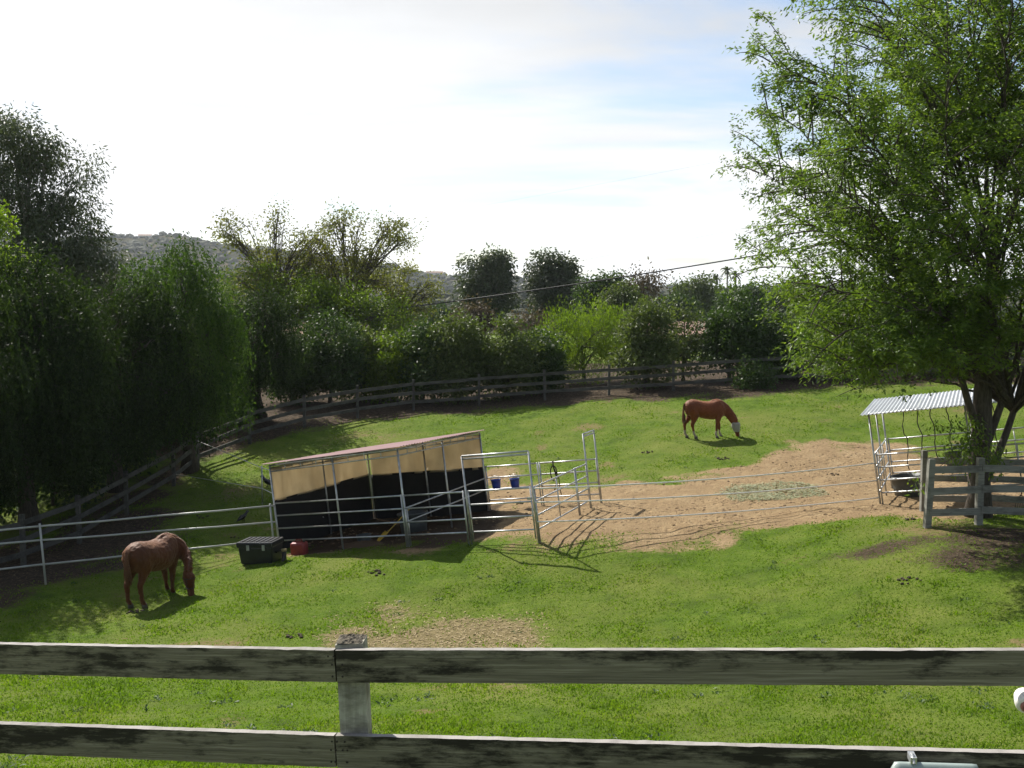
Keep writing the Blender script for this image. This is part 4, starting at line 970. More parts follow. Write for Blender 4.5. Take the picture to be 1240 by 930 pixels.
# shelter
def shelter():
    t = thing('tan_shelter', 'open pipe shelter with tan tarp sides and pinkish roof', 'shelter', foot(XA, 0))
    def Hh(x, y): u = (x - XA) / -XA; v = y / YC; return 2.31 * (1 - u) * (1 - v) + 2.47 * u * (1 - v) + 2.12 * (1 - u) * v + 2.33 * u * v
    H = 2.36
    xs = (XA, XA + 1.98, 0)
    for x in xs:
        for y in (0, YC): pipe(MB(), foot(x, y), cl(x, y, Hh(x, y) - .02), .026).build('post', M['galv'], t, True)
    for x in (XA, 0): pipe(MB(), foot(x, YC * .5), cl(x, YC * .5, Hh(x, YC * .5) - .02), .024).build('post', M['galv'], t, True)
    # double tube eaves with little struts, front and right side
    def truss(a, b, n, nm):
        m = MB(); a = np.array(a, float); b = np.array(b, float)
        pipe(m, cl(*a, Hh(*a)), cl(*b, Hh(*b)), .024); pipe(m, cl(*a, Hh(*a) - .16), cl(*b, Hh(*b) - .16), .018)
        for k in range(n + 1): q = a + (b - a) * k / n; pipe(m, cl(*q, Hh(*q)), cl(*q, Hh(*q) - .16), .013, 6)
        m.build(nm, M['galv'], t, True)
    truss((XA, 0), (0, 0), 8, 'eave_truss'); truss((0, 0), (0, YC), 10, 'eave_truss'); truss((XA, YC), (0, YC), 8, 'eave_truss'); truss((XA, 0), (XA, YC), 10, 'eave_truss')
    for k in range(1, 4): x = XA * (1 - k / 4); pipe(MB(), cl(x, 0, Hh(x, 0) + .02), cl(x, YC, Hh(x, YC) + .02), .02).build('rafter', M['galv'], t, True)
    # ribbed roof sheets laid side by side
    nS = 6; wS = (YC + .24) / nS
    for k in range(nS):
        y0 = -.12 + wS * k; n = 24; V = []
        for i in range(n + 1):
            y = y0 + .004 + (wS - .008) * i / n; rib = .018 * (math.sin(i / n * 2 * math.pi * 6) > .55); rise = .0 * math.sin(max(0, min(1, (y + .25) / (YC + .5))) * math.pi)
            for x in (XA - .14, 0.16):
                V.append(cl(x, y, Hh(x, y) + .055 + rib + rise * .35 + .03 * (k % 2 == 0) * .2)); V.append(cl(x, y, Hh(x, y) + .049 + rib + rise * .35 + .03 * (k % 2 == 0) * .2))
        f = []
        for i in range(n):
            a = i * 4; f += [(a, a + 2, a + 6, a + 4), (a + 1, a + 5, a + 7, a + 3), (a, a + 4, a + 5, a + 1), (a + 2, a + 3, a + 7, a + 6)]
        f += [(0, 1, 3, 2), (n * 4, n * 4 + 2, n * 4 + 3, n * 4 + 1)]
        MB().add(V, f).build('roof_sheet', M['roof_pink'], t)
    # tarps: wavy thin sheets on the left side and the back, dark mesh below
    r = np.random.default_rng(4)
    def sheet(nm, p0, p1, z0, z1, mat, wav, seed, inset):
        n, mz = 40, 12; r = np.random.default_rng(seed); V = []; p0 = np.array(p0, float); p1 = np.array(p1, float); d = nrm(p1 - p0); nn = np.array([-d[1], d[0]])
        ph = r.random(6) * 6.28
        for k in range(mz + 1):
            for i in range(n + 1):
                u = i / n; w = k / mz; q = p0 + (p1 - p0) * u
                off = wav * (math.sin(u * 23 + ph[0]) * .5 + math.sin(u * 51 + ph[1] + w * 2) * .3 + math.sin(u * 9 + ph[2] - w * 3) * .6) * (.25 + .75 * (1 - w) ** .6) + r.normal() * wav * .1
                q2 = q + nn * (off + inset); zb = z0(u) if callable(z0) else z0; V.append(cl(q2[0], q2[1], zb + ((Hh(*q) - .05 if z1 is None else z1) - zb) * w))
        id_ = np.arange(len(V)).reshape(mz + 1, n + 1); f = np.stack([id_[:-1, :-1], id_[:-1, 1:], id_[1:, 1:], id_[1:, :-1]], -1).reshape(-1, 4)
        o = MB().add(V, f).build(nm, mat, t, True); sm = o.modifiers.new('thick', 'SOLIDIFY'); sm.thickness = .006; return o
    sheet('side_tarp', (XA + .03, .02), (XA + .03, YC), lambda u: 1.33 - .03 * u, None, M['tarp'], .05, 1, .05)
    sheet('back_tarp', (XA + .03, YC), (0, YC), lambda u: 1.27 - .05 * u, None, M['tarp'], .042, 2, .06)
    sheet('side_mesh', (XA, .02), (XA, YC), -.22, 1.36, M['mat'], .012, 3, .04)
    sheet('back_mesh', (XA, YC), (0, YC), -.22, 1.30, M['mat'], .012, 4, .06)
shelter()

# right-hand shelter
A2 = at(1066, 611, 25.6); A2[2] = gz(A2[0], A2[1])
X2 = nrm((.9, -.43, .15)); Y2 = np.array([.43, .9, .0]); Y2 = nrm(Y2 - X2 * (Y2 @ X2)); Z2 = nrm(np.cross(X2, Y2))
def c2(x, y, z): return A2 + X2 * x + Y2 * y + Z2 * z
def f2(x, y):
    p = c2(x, y, 0); g = float(gzr(p[0], p[1])[0]) - .03; return p + Z2 * ((g - p[2]) / Z2[2])
def shelter2():
    t = thing('grey_shelter', 'open pipe shelter with pale corrugated roof behind the big tree', 'shelter', f2(0, 0)); H = 2.38; W, D = 4.4, 3.4
    for x in (0, 2.3, W):
        for y in (0, D): pipe(MB(), f2(x, y), c2(x, y, H + .0), .026).build('post', M['galv'], t, True)
    pipe(MB(), f2(0, D * .5), c2(0, D * .5, H), .024).build('post', M['galv'], t, True)
    for a, b in (((0, 0), (W, 0)), ((0, D), (W, D)), ((0, 0), (0, D)), ((W, 0), (W, D)), ((2.3, 0), (2.3, D))): pipe(MB(), c2(*a, H), c2(*b, H), .024).build('eave_bar', M['galv'], t, True)
    nS = 7; wS = (W + .4) / nS
    for k in range(nS):
        x0 = -.2 + wS * k; n = 28; V = []
        for i in range(n + 1):
            x = x0 + .003 + (wS - .006) * i / n; w = .016 * math.sin(i / n * 2 * math.pi * 7)
            for y, e in ((-.22, -.04), (D + .25, .06)): V += [c2(x, y, H + .05 + w + e + .006 * (k % 2)), c2(x, y, H + .046 + w + e + .006 * (k % 2))]
        f = []
        for i in range(n):
            a = i * 4; f += [(a, a + 2, a + 6, a + 4), (a + 1, a + 5, a + 7, a + 3), (a, a + 4, a + 5, a + 1), (a + 2, a + 3, a + 7, a + 6)]
        f += [(0, 1, 3, 2), (n * 4, n * 4 + 2, n * 4 + 3, n * 4 + 1)]
        MB().add(V, f).build('roof_sheet', M['roof_white'], t)
    g2 = 'pipe panels of the grey shelter'
    panel('pipe panel on the left side of the grey shelter', (0, .03), (0, 3.4), (.3, .65), RH, 1.33, c2, f2, g2)
    panel('front pipe panel of the grey shelter beside the rail fence', (.03, 0), (2.3, 0), (), (.3, .63, .97, 1.3), 1.33, c2, f2, g2)
    panel('front pipe panel of the grey shelter hidden by the trunk', (2.3, 0), (4.4, 0), (.5,), RH, 1.33, c2, f2, g2)
    panel('back pipe panel of the grey shelter, left half', (.03, 3.4), (2.3, 3.4), (), RH, 1.33, c2, f2, g2)
    panel('back pipe panel of the grey shelter, right half', (2.3, 3.4), (4.4, 3.4), (.5,), RH, 1.33, c2, f2, g2)
    # old kinked ropes hanging from the back eave
    r = np.random.default_rng(3)
    for k, x in enumerate((.55, .95, 1.32, 1.75, 2.9)):
        n = 16; z = np.linspace(H - .05, .35 + .2 * r.random(), n); p = np.array([c2(x + math.sin(i * .8 + k) * .035 + r.normal() * .012, 3.34, z[i]) for i in range(n)])
        single(MB().tube(p, np.full(n, .015), 6), 'hanging_rope', M['leather'], p[0], ['leftmost', 'second', 'third', 'fourth', 'rightmost'][k] + ' dark kinked rope hanging at the back of the grey shelter', 'rope', 'ropes hanging in the grey shelter', True)
shelter2()

def tub(name, label, cat, p, up, r0, r1, h, mat, rim=True, handle=None, group=None, th=.012, oval=1.0, ax=(1, 0, 0)):
    up = nrm(up); a = nrm(np.asarray(ax, float) - up * (np.asarray(ax) @ up)); b = np.cross(up, a); n = 28; an = np.linspace(0, 6.28318, n, endpoint=False)
    t = thing(name, label, cat, p, group); prof = [(0, r0), (h * .5, (r0 + r1) / 2), (h * .93, r1 * .985), (h * .93, r1 * 1.05), (h, r1 * 1.05), (h, r1 - th), (h * .5, (r0 + r1) / 2 - th), (.02, r0 - th)]
    V = []
    for z, q in prof:
        for k in an: V.append(p + up * z + a * math.cos(k) * q * oval + b * math.sin(k) * q)
    m = len(prof); i, j = np.meshgrid(np.arange(m - 1), np.arange(n), indexing='ij'); j2 = (j + 1) % n
    mm = MB().add(V, np.stack([i * n + j, i * n + j2, (i + 1) * n + j2, (i + 1) * n + j], -1).reshape(-1, 4))
    mm.f.append(np.arange(n)[::-1].reshape(1, -1)); mm.f.append((np.arange(n) + (m - 1) * n).reshape(1, -1)); mm.build('body', mat, t, True)
    if handle:
        q = [p + up * (h * .97) + a * math.cos(k) * r1 * 1.04 * oval + up * math.sin(k) * handle for k in np.linspace(0, math.pi, 12)]
        MB().tube(q, np.full(12, .006), 5).build('handle', M['galv'], t, True)
    return t
pz = f2(1.0, 1.0)
tub('feed_tub', 'large dark round tub inside the grey shelter', 'tub', f2(.55, 2.0) + Z2 * .02, Z2, .36, .42, .58, M['grey_rubber'])
tub('bucket', 'dark bucket on the front panel beside the large tub', 'bucket', c2(1.9, -.17, .82), Z2, .17, .20, .42, M['grey_rubber'], handle=.14)
# red tool leaning in the grey shelter
def fork():
    p = f2(3.3, .3); t = thing('pitchfork', 'red handled fork leaning in the grey shelter', 'fork', p); q = p + Z2 * 1.25 + X2 * .35
    MB().tube([p + Z2 * .35, q], [.014, .014], 7).build('handle', M['red_plastic'], t, True)
    for k in range(5): o = X2 * (k - 2) * .05; MB().tube([p + Z2 * .36, p + Z2 * .28 + o, p + o - X2 * .08], [.008, .007, .004], 5).build('tine', M['nail'], t, True)
fork()

# blue buckets hung on the back corral panel
for k, x in enumerate((.42, 1.02)):
    p = cl(x, YC - .16, .66)
    tub('blue_bucket', ['blue bucket nearer the tan shelter on the back rail', 'blue bucket farther from the tan shelter on the back rail'][k], 'bucket', p, ZH, .115, .145, .27, M['blue_plastic'], handle=.13, group='blue buckets on the corral rail', ax=XH)
# halter hanging on the back panel
def halter():
    p = cl(2.22, YC - .05, 1.3); t = thing('halter', 'black halter and lead rope hung over the back corral rail', 'halter', p)
    m = MB(); n = 18; m.tube([p + ZH * (-.1 - .22 * math.sin(k / n * 6.283) - .22) + XH * .1 * math.cos(k / n * 6.283) for k in range(n + 1)], np.full(n + 1, .018), 6); m.build('noseband', M['leather'], t, True)
    MB().tube([p + YH * .06 + ZH * .02, p + ZH * .035 - YH * .0, p - ZH * .15 - YH * .02 + XH * .02, p - ZH * .45 + XH * .07, p - ZH * .8 - XH * .03], np.full(5, .02), 6).build('strap', M['leather'], t, True)
    MB().tube([p - ZH * .1, p - ZH * .5 + XH * .14, p - ZH * .75 + XH * .12, p - ZH * .95 + XH * .16], np.full(4, .013), 6).build('lead_rope', M['leather'], t, True)
halter()

# strands of pale tape across the paddock to the grey shelter
for k, (ya, yb) in enumerate(((1.28, 1.09), (.95, .63), (.48, .18))):
    a = cl(XE, -.02, ya); b = c2(0, 0, yb); n = 24; u = np.linspace(0, 1, n)[:, None]; p = a + (b - a) * u; p[:, 2] -= (.10 * 4 * u * (1 - u))[:, 0]
    single(MB().tube(p, np.full(n, .019), 5), 'tape_strand', M['rope'], p[0], ['top', 'middle', 'bottom'][k] + ' pale tape strand stretched between corral and grey shelter', 'tape', 'tape strands across the dirt', True)

# white pipe fence running left from the corral
def pipe_fence():
    t = thing('pipe_fence', 'white three rail pipe fence running left from the corral', 'fence', foot(XA, 0))
    P = lambda px, py: at(px, py, np.interp(px, [-200, 48, 334], [20.8, 23.0, 26.0]))
    for (a, b) in ((612, 641.5), (632, 658), (653, 689)):
        sl = (b - a) / 334.; xs = [333, 190, 48, -80, -200]
        for i in range(4):
            p = P(xs[i], a + (334 - xs[i]) * sl); q = P(xs[i + 1], a + (334 - xs[i + 1]) * sl); MB().tube([p, (p + q) / 2 - (0, 0, .012), q], [.024] * 3, 8).build('rail', M['pvc'], t, True)
    for px, pt in ((48, 634), (-140, 652), (327, 610)):
        p = P(px, pt); g = down(p); MB().tube([g + (.10, 0, -.1), p], [.026, .026], 8).build('post', M['pvc'], t, True)
pipe_fence()
# light strand fence behind the shelter
def strand_fence():
    q = fp(314, 31); t = thing('strand_fence', 'thin two strand fence on the sunlit grass behind the shelter', 'fence', q)
    MB().tube([q - (0, 0, .1), q + (0, 0, 1.22)], [.022, .022], 7).build('post', M['galv'], t, True)
    a = fp(234, 36.4) + (.12, -.1, 1.0); b = cl(XA, 3.0, 1.12)
    MB().tube([a, q + (0, -.03, 1.16), b], [.012] * 3, 5).build('strand', M['rope'], t, True)
    a = fp(206, 33.9) + (.12, -.1, .42); b = cl(XA, 2.2, .5)
    MB().tube([a, q + (0, -.03, .5), b], [.012] * 3, 5).build('strand', M['rope'], t, True)
strand_fence()

# black storage trunk with latches
def trunk_box():
    p = gp(317, 681); p[2] = float(gzr(p[0], p[1])[0]); yaw = R(-14); X = np.array([math.cos(yaw), math.sin(yaw), .06]); X = nrm(X); Y = nrm(np.array([-X[1], X[0], 0])); Z = np.cross(X, Y)
    t = thing('storage_trunk', 'black plastic storage trunk on the grass by the corral corner', 'trunk', p); w, d, h = .46, .30, .42
    def rbox(c, hx, hy, hz, taper=1., b=.03):
        m = MB(); lv = []
        for z, k in ((-hz, taper - .03), (-hz + b, taper), (hz - b, 1.), (hz, 1 - .03)):
            pts = []
            for (sx, sy) in ((-1, -1), (1, -1), (1, 1), (-1, 1)):
                for e in ((0, 1), (1, 0)) if (sx * sy > 0) else ((1, 0), (0, 1)):
                    pts.append(c + X * sx * (hx * k - b * e[0]) + Y * sy * (hy * k - b * e[1]) + Z * z)
            lv.append(pts)
        n = 8; V = [q for l in lv for q in l]; f = []
        i, j = np.meshgrid(np.arange(3), np.arange(n), indexing='ij'); j2 = (j + 1) % n
        m.add(V, np.stack([i * n + j, i * n + j2, (i + 1) * n + j2, (i + 1) * n + j], -1).reshape(-1, 4)); m.f.append(np.arange(n)[::-1].reshape(1, -1)); m.f.append(np.arange(n).reshape(1, -1) + 3 * n); return m
    rbox(p + Z * h / 2, w, d, h / 2, .93).build('body', M['black_plastic'], t)
    lid = rbox(p + Z * (h + .065), w + .03, d + .03, .062, 1.0, .025).build('lid', M['black_plastic'], t)
    for k in range(7): x = -.38 + .76 * k / 6; rbox(p + X * x + Z * (h + .137), .035, d * .85, .012, 1, .006).build('rib', M['black_plastic'], lid)
    for x in (-.16, .26): MB().box(p + X * x - Y * (d + .045) + Z * (h + .005), X * .035, Y * .012, Z * .065).build('latch', M['latch'], t)
    for x in (-.44, .44): MB().box(p + X * x * 1.07 + Z * (h * .62), X * .02, Y * .11, Z * .02).build('handle', M['black_plastic'], t)
    # pale cloth and boot lying at its right side
    q = p + X * .62 - Y * .02; q[2] = float(gzr(q[0], q[1])[0]) + .0
    r = np.random.default_rng(2)
    b = thing('work_boot', 'dark boot with pale sock cuff standing beside the black trunk', 'boot', q)
    MB().loft([(q + (0, -.02, .0), X * .05, Y * .10), (q + (0, -.02, .05), X * .052, Y * .105), (q + (0, .0, .10), X * .05, Y * .075), (q + (0, .03, .18), X * .05, Y * .055), (q + (0, .03, .24), X * .055, Y * .06)], 12).build('shoe', M['leather'], b, True)
    MB().loft([(q + (0, .03, .235), X * .06, Y * .065), (q + (-.01, .03, .27), X * .07, Y * .07), (q + (-.015, .035, .29), X * .066, Y * .07)], 12).build('cuff', M['straw'], b, True)
trunk_box()
def red_can():
    p = gp(363, 671); p[2] = float(gzr(p[0], p[1])[0]); t = thing('red_container', 'faded red plastic container on the ground before the shelter', 'container', p); X = nrm((.97, -.2, .05)); Y = nrm((.2, .97, 0)); Z = np.cross(X, Y)
    secs = [(p + Z * z, X * .20 * k, Y * .16 * k) for z, k in ((0, .92), (.03, 1), (.25, 1.02), (.30, .97), (.325, .8))]
    n = 20; an = np.linspace(0, 6.28318, n, endpoint=False); m = MB(); V = []
    for c, a, b in secs:
        for q in an: ca, sa = math.cos(q), math.sin(q); V.append(c + a * math.copysign(abs(ca) ** .4, ca) + b * math.copysign(abs(sa) ** .4, sa))
    i, j = np.meshgrid(np.arange(4), np.arange(n), indexing='ij'); j2 = (j + 1) % n
    m.add(V, np.stack([i * n + j, i * n + j2, (i + 1) * n + j2, (i + 1) * n + j], -1).reshape(-1, 4)); m.f.append(np.arange(n)[::-1].reshape(1, -1)); m.f.append(np.arange(n).reshape(1, -1) + 4 * n); m.build('body', M['red_plastic'], t, True)
    MB().tube([p + Z * .31 - X * .1, p + Z * .39 - X * .07, p + Z * .39 + X * .07, p + Z * .31 + X * .1], [.016] * 4, 8).build('handle', M['red_plastic'], t, True)
    MB().tube([p + Z * .31 + X * .14, p + Z * .36 + X * .14], [.03, .03], 12).build('cap', M['black_plastic'], t, True)
red_can()
# things inside the tan shelter
tub('water_tub', 'dark round water tub in the shade of the tan shelter', 'tub', foot(-1.25, 2.6) + ZH * .02, ZH, .36, .42, .55, M['grey_rubber'])
tub('rubber_feed_pan', 'small grey feed pan on the dirt inside the tan shelter', 'pan', foot(-1.9, 1.0) + ZH * .015, ZH, .17, .2, .24, M['grey_rubber'])
def shovel():
    a = foot(-1.35, .9) + ZH * .1; b = cl(-.95, 1.6, .55); t = thing('scoop', 'yellow scoop leaning against the water tub', 'scoop', a); T = nrm(b - a); S = nrm(np.cross(T, (0, 0, 1))); U = np.cross(S, T)
    MB().tube([a + T * .25, b + T * .25], [.014, .014], 7).build('handle', M['yellow'], t, True)
    V = [];
    for i in range(6):
        u = i / 5; w = .10 * (1 - .35 * u ** 2) if u > .0 else .085
        for k in range(5): q = -1 + k / 2; V.append(a + T * (.30 - .36 * u) + S * w * q + U * (.035 * q * q))
    id_ = np.arange(30).reshape(6, 5); f = np.stack([id_[:-1, :-1], id_[:-1, 1:], id_[1:, 1:], id_[1:, :-1]], -1).reshape(-1, 4)
    o = MB().add(V, f).build('blade', M['yellow'], t, True); o.modifiers.new('thick', 'SOLIDIFY').thickness = .006
shovel()
# loose bedding heap
def heap():
    c = foot(-1.7, .55); r = np.random.default_rng(3); n = 26; V = []; f = []
    for i in range(9):
        for k in range(n):
            a = k / n * 6.283; q = i / 8; x = math.cos(a) * q * .95; y = math.sin(a) * q * .45; V.append(c + XH * x + YH * y + ZH * (.17 * (1 - q * q) + r.normal() * .014 - .02))
    i, j = np.meshgrid(np.arange(8), np.arange(n), indexing='ij'); j2 = (j + 1) % n
    single(MB().add(V, np.stack([i * n + j, i * n + j2, (i + 1) * n + j2, (i + 1) * n + j], -1).reshape(-1, 4)), 'bedding_heap', M['litter'], c, 'low heap of straw bedding at the front of the tan shelter', 'straw heap', None, True)
heap()

# crows
def crow(px, py, label, yaw, s):
    p = gp(px, py); p[2] = float(gzr(p[0], p[1])[0]); t = thing('crow', label, 'bird', p, 'crows on the grass'); c, sn = math.cos(yaw), math.sin(yaw)
    X = np.array([c, sn, 0]) * s; Y = np.array([-sn, c, 0]) * s; Z = np.array([0, 0, 1.]) * s
    b = MB(); b.loft([(p + X * q + Z * z, Y * w, Z * w + X * -.0) for q, z, w in ((-.34, .10, .012), (-.22, .13, .035), (-.10, .17, .07), (.02, .22, .085), (.11, .28, .065), (.15, .33, .05), (.19, .37, .052), (.24, .37, .035), (.28, .36, .014), (.33, .35, .004))], 12)
    b.build('body', M['bird'], t, True)
    for k in (-1, 1):
        MB().loft([(p + X * q + Y * k * y + Z * z, Y * .012, Z * w) for q, z, w, y in ((.06, .24, .03, .07), (-.05, .21, .06, .085), (-.18, .16, .045, .06), (-.30, .11, .012, .03))], 8).build('wing', M['bird'], t, True)
        MB().tube([p + Y * k * .03 + X * .0 + Z * .16, p + Y * k * .035 + Z * .0], [.011, .008], 5).build('leg', M['bird'], t)
crow(323, 590, 'black crow on the sunny grass behind the shelter', R(150), 1.0)
crow(295, 634, 'black crow in the shade left of the shelter', R(60), .8)

# ------------------------------------------------------------------ overhead cables
def cable(a, b, sag, r_, mat, label):
    n = 40; u = np.linspace(0, 1, n)[:, None]; p = a + (b - a) * u; p[:, 2] -= (sag * 4 * u * (1 - u))[:, 0]
    single(MB().tube(p, np.full(n, r_), 6), 'overhead_cable', mat, p[0], label, 'cable', 'overhead cables', True)
cable(at(392, 384, 61), at(1420, 215, 45), .5, .038, M['cable'], 'thick black cable sloping down from the leafy tree to the hedge')
cable(at(520, 350, 200), at(1300, 190, 150), .6, .02, M['cable_far'], 'thin grey cable crossing the lower sky')
cable(at(350, 290, 200), at(1300, 110, 150), .6, .014, M['cable_far'], 'faint upper cable crossing the sky')

# ------------------------------------------------------------------ horses
def horse(name, label, pos, yaw, coatm, neck_turn, scale, hind, front, socks, mask, tilt=0, stout=1., shag=.004):
    """body lofted from sections, welded into one skin; x forward, z up"""
    m = MB(); Xv = np.array([1., 0, 0]); Yv = np.array([0, 1., 0]); Zv = np.array([0, 0, 1.])
    tr = [(-.80, 1.20, .09, .08), (-.755, 1.17, .21, .18), (-.66, 1.165, .29, .25), (-.50, 1.175, .325, .285), (-.32, 1.155, .32, .295), (-.12, 1.105, .325, .31), (.08, 1.075, .335, .325), (.26, 1.075, .35, .315), (.42, 1.11, .375, .28), (.55, 1.125, .36, .25), (.66, 1.10, .30, .215), (.76, 1.07, .20, .16), (.81, 1.05, .09, .08)]
    m.loft([((x, 0, z - h * (stout - 1) * .6), Yv * w * stout, Zv * h * (1 + (stout - 1) * .6)) for x, z, h, w in tr], 20)
    # withers and croup ridges
    m.loft([((x, 0, z), Yv * w, Zv * h) for x, z, h, w in ((.14, 1.36, .05, .06), (.30, 1.40, .08, .08), (.44, 1.42, .09, .075), (.58, 1.38, .09, .08), (.70, 1.3, .05, .06))], 12)
    # neck: curve of stations (x, y, z, half depth, half width), depth axis normal to the curve in its vertical plane
    nk = [(.44, 1.20, .32, .17), (.62, 1.16, .28, .145), (.80, 1.07, .225, .115), (.94, .94, .185, .095), (1.05, .80, .175, .10), (1.13, .66, .155, .098), (1.17, .56, .12, .09)]
    pts = []
    for x, z, h, w in nk:
        k = max(0, x - .5); a = neck_turn * k / .67; pts.append((np.array([.5 + (x - .5) * math.cos(a), (x - .5) * math.sin(a), z]), h, w))
    secs = []
    for i, (p, h, w) in enumerate(pts):
        T = pts[min(i + 1, len(pts) - 1)][0] - pts[max(i - 1, 0)][0]; T = nrm(T); S = nrm(np.cross(Zv, T)); U = np.cross(T, S); secs.append((p, S * w, U * h))
    m.loft(secs, 16)
    # head hangs down from the poll
    hp = pts[-1][0]; fw = nrm(np.array([math.cos(neck_turn), math.sin(neck_turn), 0])); sd = np.cross(Zv, fw)
    hd = [(-.02, .66, .08, .07), (.02, .60, .115, .092), (.035, .52, .135, .105), (.035, .44, .135, .10), (.045, .35, .115, .085), (.07, .26, .09, .07), (.09, .18, .075, .062), (.105, .11, .072, .06), (.11, .055, .062, .055), (.105, .02, .035, .035)]
    off = hp - fw * 0.0
    hd = [(x, z, h * 1.14, w * 1.2) for x, z, h, w in hd]
    hs = [(np.array([off[0], off[1], 0]) + fw * x + Zv * z, sd * w, fw * h) for x, z, h, w in hd]; m.loft(hs, 14)
    for k in (-1, 1):
        e = np.array([off[0], off[1], 0]) + Zv * .66 + sd * k * .055 + fw * .03
        q = nrm(fw * .62 + Zv * .55 + sd * k * .35); m.loft([(e - q * .03, sd * .03, np.cross(q, sd) * .028), (e + q * .05, sd * .034, np.cross(q, sd) * .022), (e + q * .10, sd * .024, np.cross(q, sd) * .014), (e + q * .15, sd * .005, np.cross(q, sd) * .005)], 10)
    feet = []; lg = 1.10 * (1 + (stout - 1) * .8)
    for k, dx in ((-1, hind[0]), (1, hind[1])):
        y = k * .15
        c = [(-.50, y, 1.14, .22, .15), (-.47, y * 1.1, 1.0, .205, .14), (-.46 + dx * .15, y * 1.15, .88, .165, .115), (-.50 + dx * .35, y * 1.1, .76, .12, .085), (-.58 + dx * .6, y * 1.05, .63, .082, .062), (-.645 + dx * .8, y, .53, .07, .052), (-.645 + dx * .85, y, .46, .055, .045), (-.625 + dx * .92, y, .32, .042, .036), (-.61 + dx * .97, y, .2, .042, .036), (-.595 + dx, y, .145, .05, .043), (-.56 + dx, y, .09, .046, .042), (-.545 + dx, y, .055, .058, .052)]
        m.loft([((x, yy, z), Yv * w * lg, Xv * d_ * lg) for x, yy, z, d_, w in c], 12); feet.append((-.535 + dx, y))
    for k, dx in ((-1, front[0]), (1, front[1])):
        y = k * .145
        c = [(.52, y, 1.08, .17, .11), (.53 + dx * .05, y * 1.1, .94, .15, .105), (.52 + dx * .15, y * 1.12, .82, .115, .088), (.52 + dx * .35, y * 1.1, .68, .082, .068), (.525 + dx * .55, y * 1.05, .55, .062, .055), (.535 + dx * .65, y, .47, .06, .055), (.535 + dx * .72, y, .40, .048, .044), (.535 + dx * .82, y, .28, .038, .035), (.535 + dx * .93, y, .19, .04, .036), (.54 + dx, y, .145, .048, .043), (.565 + dx, y, .09, .045, .042), (.58 + dx, y, .055, .056, .052)]
        m.loft([((x, yy, z), Yv * w * lg, Xv * d_ * lg) for x, yy, z, d_, w in c], 12); feet.append((.585 + dx, y))
    tmp = bpy.data.objects.new('tmp', m.mesh('tmp')); COL.objects.link(tmp)
    rm = tmp.modifiers.new('r', 'REMESH'); rm.mode = 'VOXEL'; rm.voxel_size = .021; rm.use_smooth_shade = True
    smd = tmp.modifiers.new('s', 'SMOOTH'); smd.factor = .5; smd.iterations = 4
    dg = bpy.context.evaluated_depsgraph_get(); me = bpy.data.meshes.new_from_object(tmp.evaluated_get(dg)); bpy.data.objects.remove(tmp)
    me.name = 'horse_body'
    co = np.zeros(len(me.vertices) * 3, np.float32); me.vertices.foreach_get('co', co); co = co.reshape(-1, 3); nn_ = np.zeros_like(co); me.vertices.foreach_get('normal', nn_.reshape(-1))
    dsp = np.array([mnoise.noise(Vector(q) * 9) * .55 + mnoise.noise(Vector((q[0] * 24, q[1] * 24, q[2] * 13))) * .5 + mnoise.noise(Vector((q[0] * 48, q[1] * 48, q[2] * 20))) * .35 for q in co])
    me.vertices.foreach_set('co', (co + nn_ * (dsp * shag * 2)[:, None]).ravel()); me.update()
    t = thing(name, label, 'horse', pos, 'grazing horses'); t.rotation_euler = (0, tilt, yaw); t.scale = (scale,) * 3; OFF[t.name] = np.zeros(3)
    bo = bpy.data.objects.new('body', me); COL.objects.link(bo); bo.parent = t; me.materials.clear(); me.materials.append(coatm); OFF[bo.name] = np.zeros(3)
    for (x, y) in feet:
        MB().loft([((x - .005, y, .075), Yv * .052, Xv * .058), ((x + .008, y, .03), Yv * .06, Xv * .068), ((x + .014, y, -.03), Yv * .064, Xv * .074)], 12).build('hoof', M['hoof'], t, True)
    r = np.random.default_rng(9)
    # tail: hanging hair strands
    m = MB()
    for k in range(46):
        a = np.array([-.80 + r.normal() * .012, r.normal() * .02, 1.30 + r.normal() * .02]); e = np.array([-.80 + r.normal() * .035, r.normal() * .055, .52 + abs(r.normal()) * .14])
        m.tube(bez(a, np.array([-.875, e[1] * .6, 1.08]), e, 8), [.016, .02, .02, .019, .017, .014, .010, .004], 4, False)
    m.build('tail', M['mane'], t, True)
    # mane: short locks along the crest, falling to one side
    m = MB()
    for k in range(90):
        u = r.random() * (len(secs) - 1.01); i = int(u); w = u - i; p = secs[i][0] * (1 - w) + secs[i + 1][0] * w; U = secs[i][2] * (1 - w) + secs[i + 1][2] * w; S = nrm(secs[i][1])
        a = p + U * 1.0; s_ = 1 if mask else 1; e = a + S * s_ * (.07 + .05 * r.random()) - nrm(U) * (.10 + .09 * r.random()) + r.normal(size=3) * .015
        if U[2] < 0: continue
        m.tube(bez(a - nrm(U) * .012, a + nrm(U) * .018 + S * .06, e, 5), [.012, .013, .011, .008, .003], 4, False)
    m.build('mane', M['mane'], t, True)
    ctr = np.array([off[0], off[1], 0])
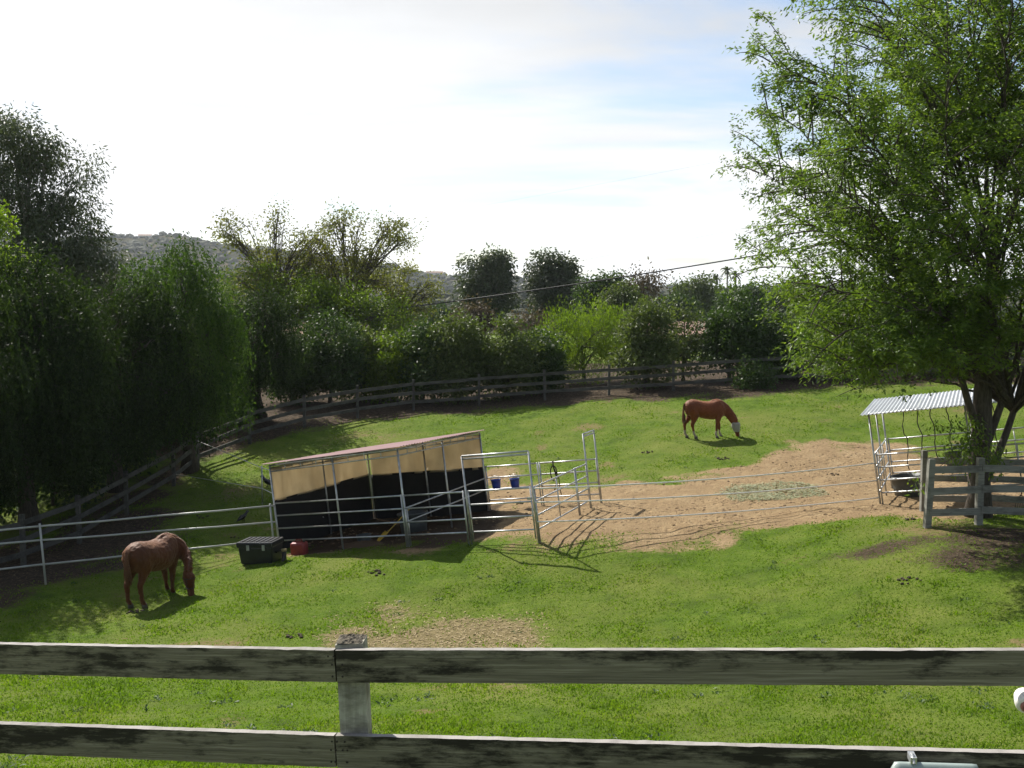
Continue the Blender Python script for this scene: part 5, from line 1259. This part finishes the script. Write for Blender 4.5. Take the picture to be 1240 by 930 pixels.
    if mask:
        q = [(ctr + fw * x + Zv * z, sd * (w + .013), fw * (h + .015)) for x, z, h, w in hd[1:6]] + [(ctr + fw * .075 + Zv * .235, sd * .092, fw * .112)]
        MB().loft(q, 18).build('fly_mask', M['fly_mask'], t, True)
        MB().loft([(ctr + fw * .20 + Zv * .17, sd * .035, fw * .006), (ctr + fw * .187 + Zv * .10, sd * .035, fw * .010), (ctr + fw * .18 + Zv * .05, sd * .025, fw * .008)], 10).build('blaze', M['white_plastic'], t, True)
    else:
        for z, x, w, h in ((.27, .068, .092, .112), (.50, .035, .131, .159)):
            an = np.linspace(0, 6.2832, 21); p = [ctr + fw * x + Zv * z + sd * math.cos(b) * w + fw * math.sin(b) * h for b in an]; MB().tube(p, np.full(21, .009), 5, False).build('halter_band', M['leather'], t, True)
        for k in (-1, 1):
            MB().tube([ctr + fw * .10 + Zv * .27 + sd * k * .088, ctr + fw * .06 + Zv * .5 + sd * k * .128], [.008, .008], 5).build('halter_band', M['leather'], t, True)
        for k in (-1, 1):
            MB().loft([(ctr + fw * .10 + Zv * .50 + sd * k * .106, fw * .012, Zv * .012), (ctr + fw * .105 + Zv * .50 + sd * k * .116, fw * .016, Zv * .016), (ctr + fw * .108 + Zv * .50 + sd * k * .122, fw * .006, Zv * .006)], 8).build('eye', M['bird'], t, True)
    return t
p = gp(186, 728); p[2] = float(gzr(p[0], p[1])[0])
horse('horse', 'shaggy chestnut horse grazing on the left beside the white pipe fence', p, R(70), M['coat_left'], R(-98), .97, (.05, -.06), (-.05, .10), False, False, stout=1.16, shag=.009)
p = gp(853, 531); p[2] = float(gzr(p[0], p[1])[0])
horse('horse', 'chestnut horse in a pale fly mask grazing below the far fence', p, R(4), M['coat_right'], R(-8), .95, (.16, -.12), (-.13, .10), True, True, stout=1.05)

# ------------------------------------------------------------------ haze
def haze():
    m, t, o = new_mat('thin_haze'); v = N(t, 'ShaderNodeVolumePrincipled', {'Color': (.86, .92, 1.0, 1), 'Density': .00013, 'Anisotropy': .1}); t.links.new(v.outputs[0], o.inputs['Volume'])
    zl = min(float(ZZ2.min()), float(VH[..., 2].min()), float(VN[..., 2].min())) - 1.5; zh = max(float(VH[..., 2].max()) + 30, 40)
    h = MB().box((0, 0, (zl + zh) / 2), (3900, 0, 0), (0, 3900, 0), (0, 0, (zh - zl) / 2)).build('haze', m); tag(h, 'thin pale haze in the air over the valley', 'haze', None, 'stuff')
haze()
print('TRIS', sum(sum(len(p.vertices) - 2 for p in o.data.polygons) if len(o.data.polygons) < 50000 else len(o.data.polygons) * (2 if o.name != 'grass' else 1) for o in SC.objects if o.type == 'MESH'))
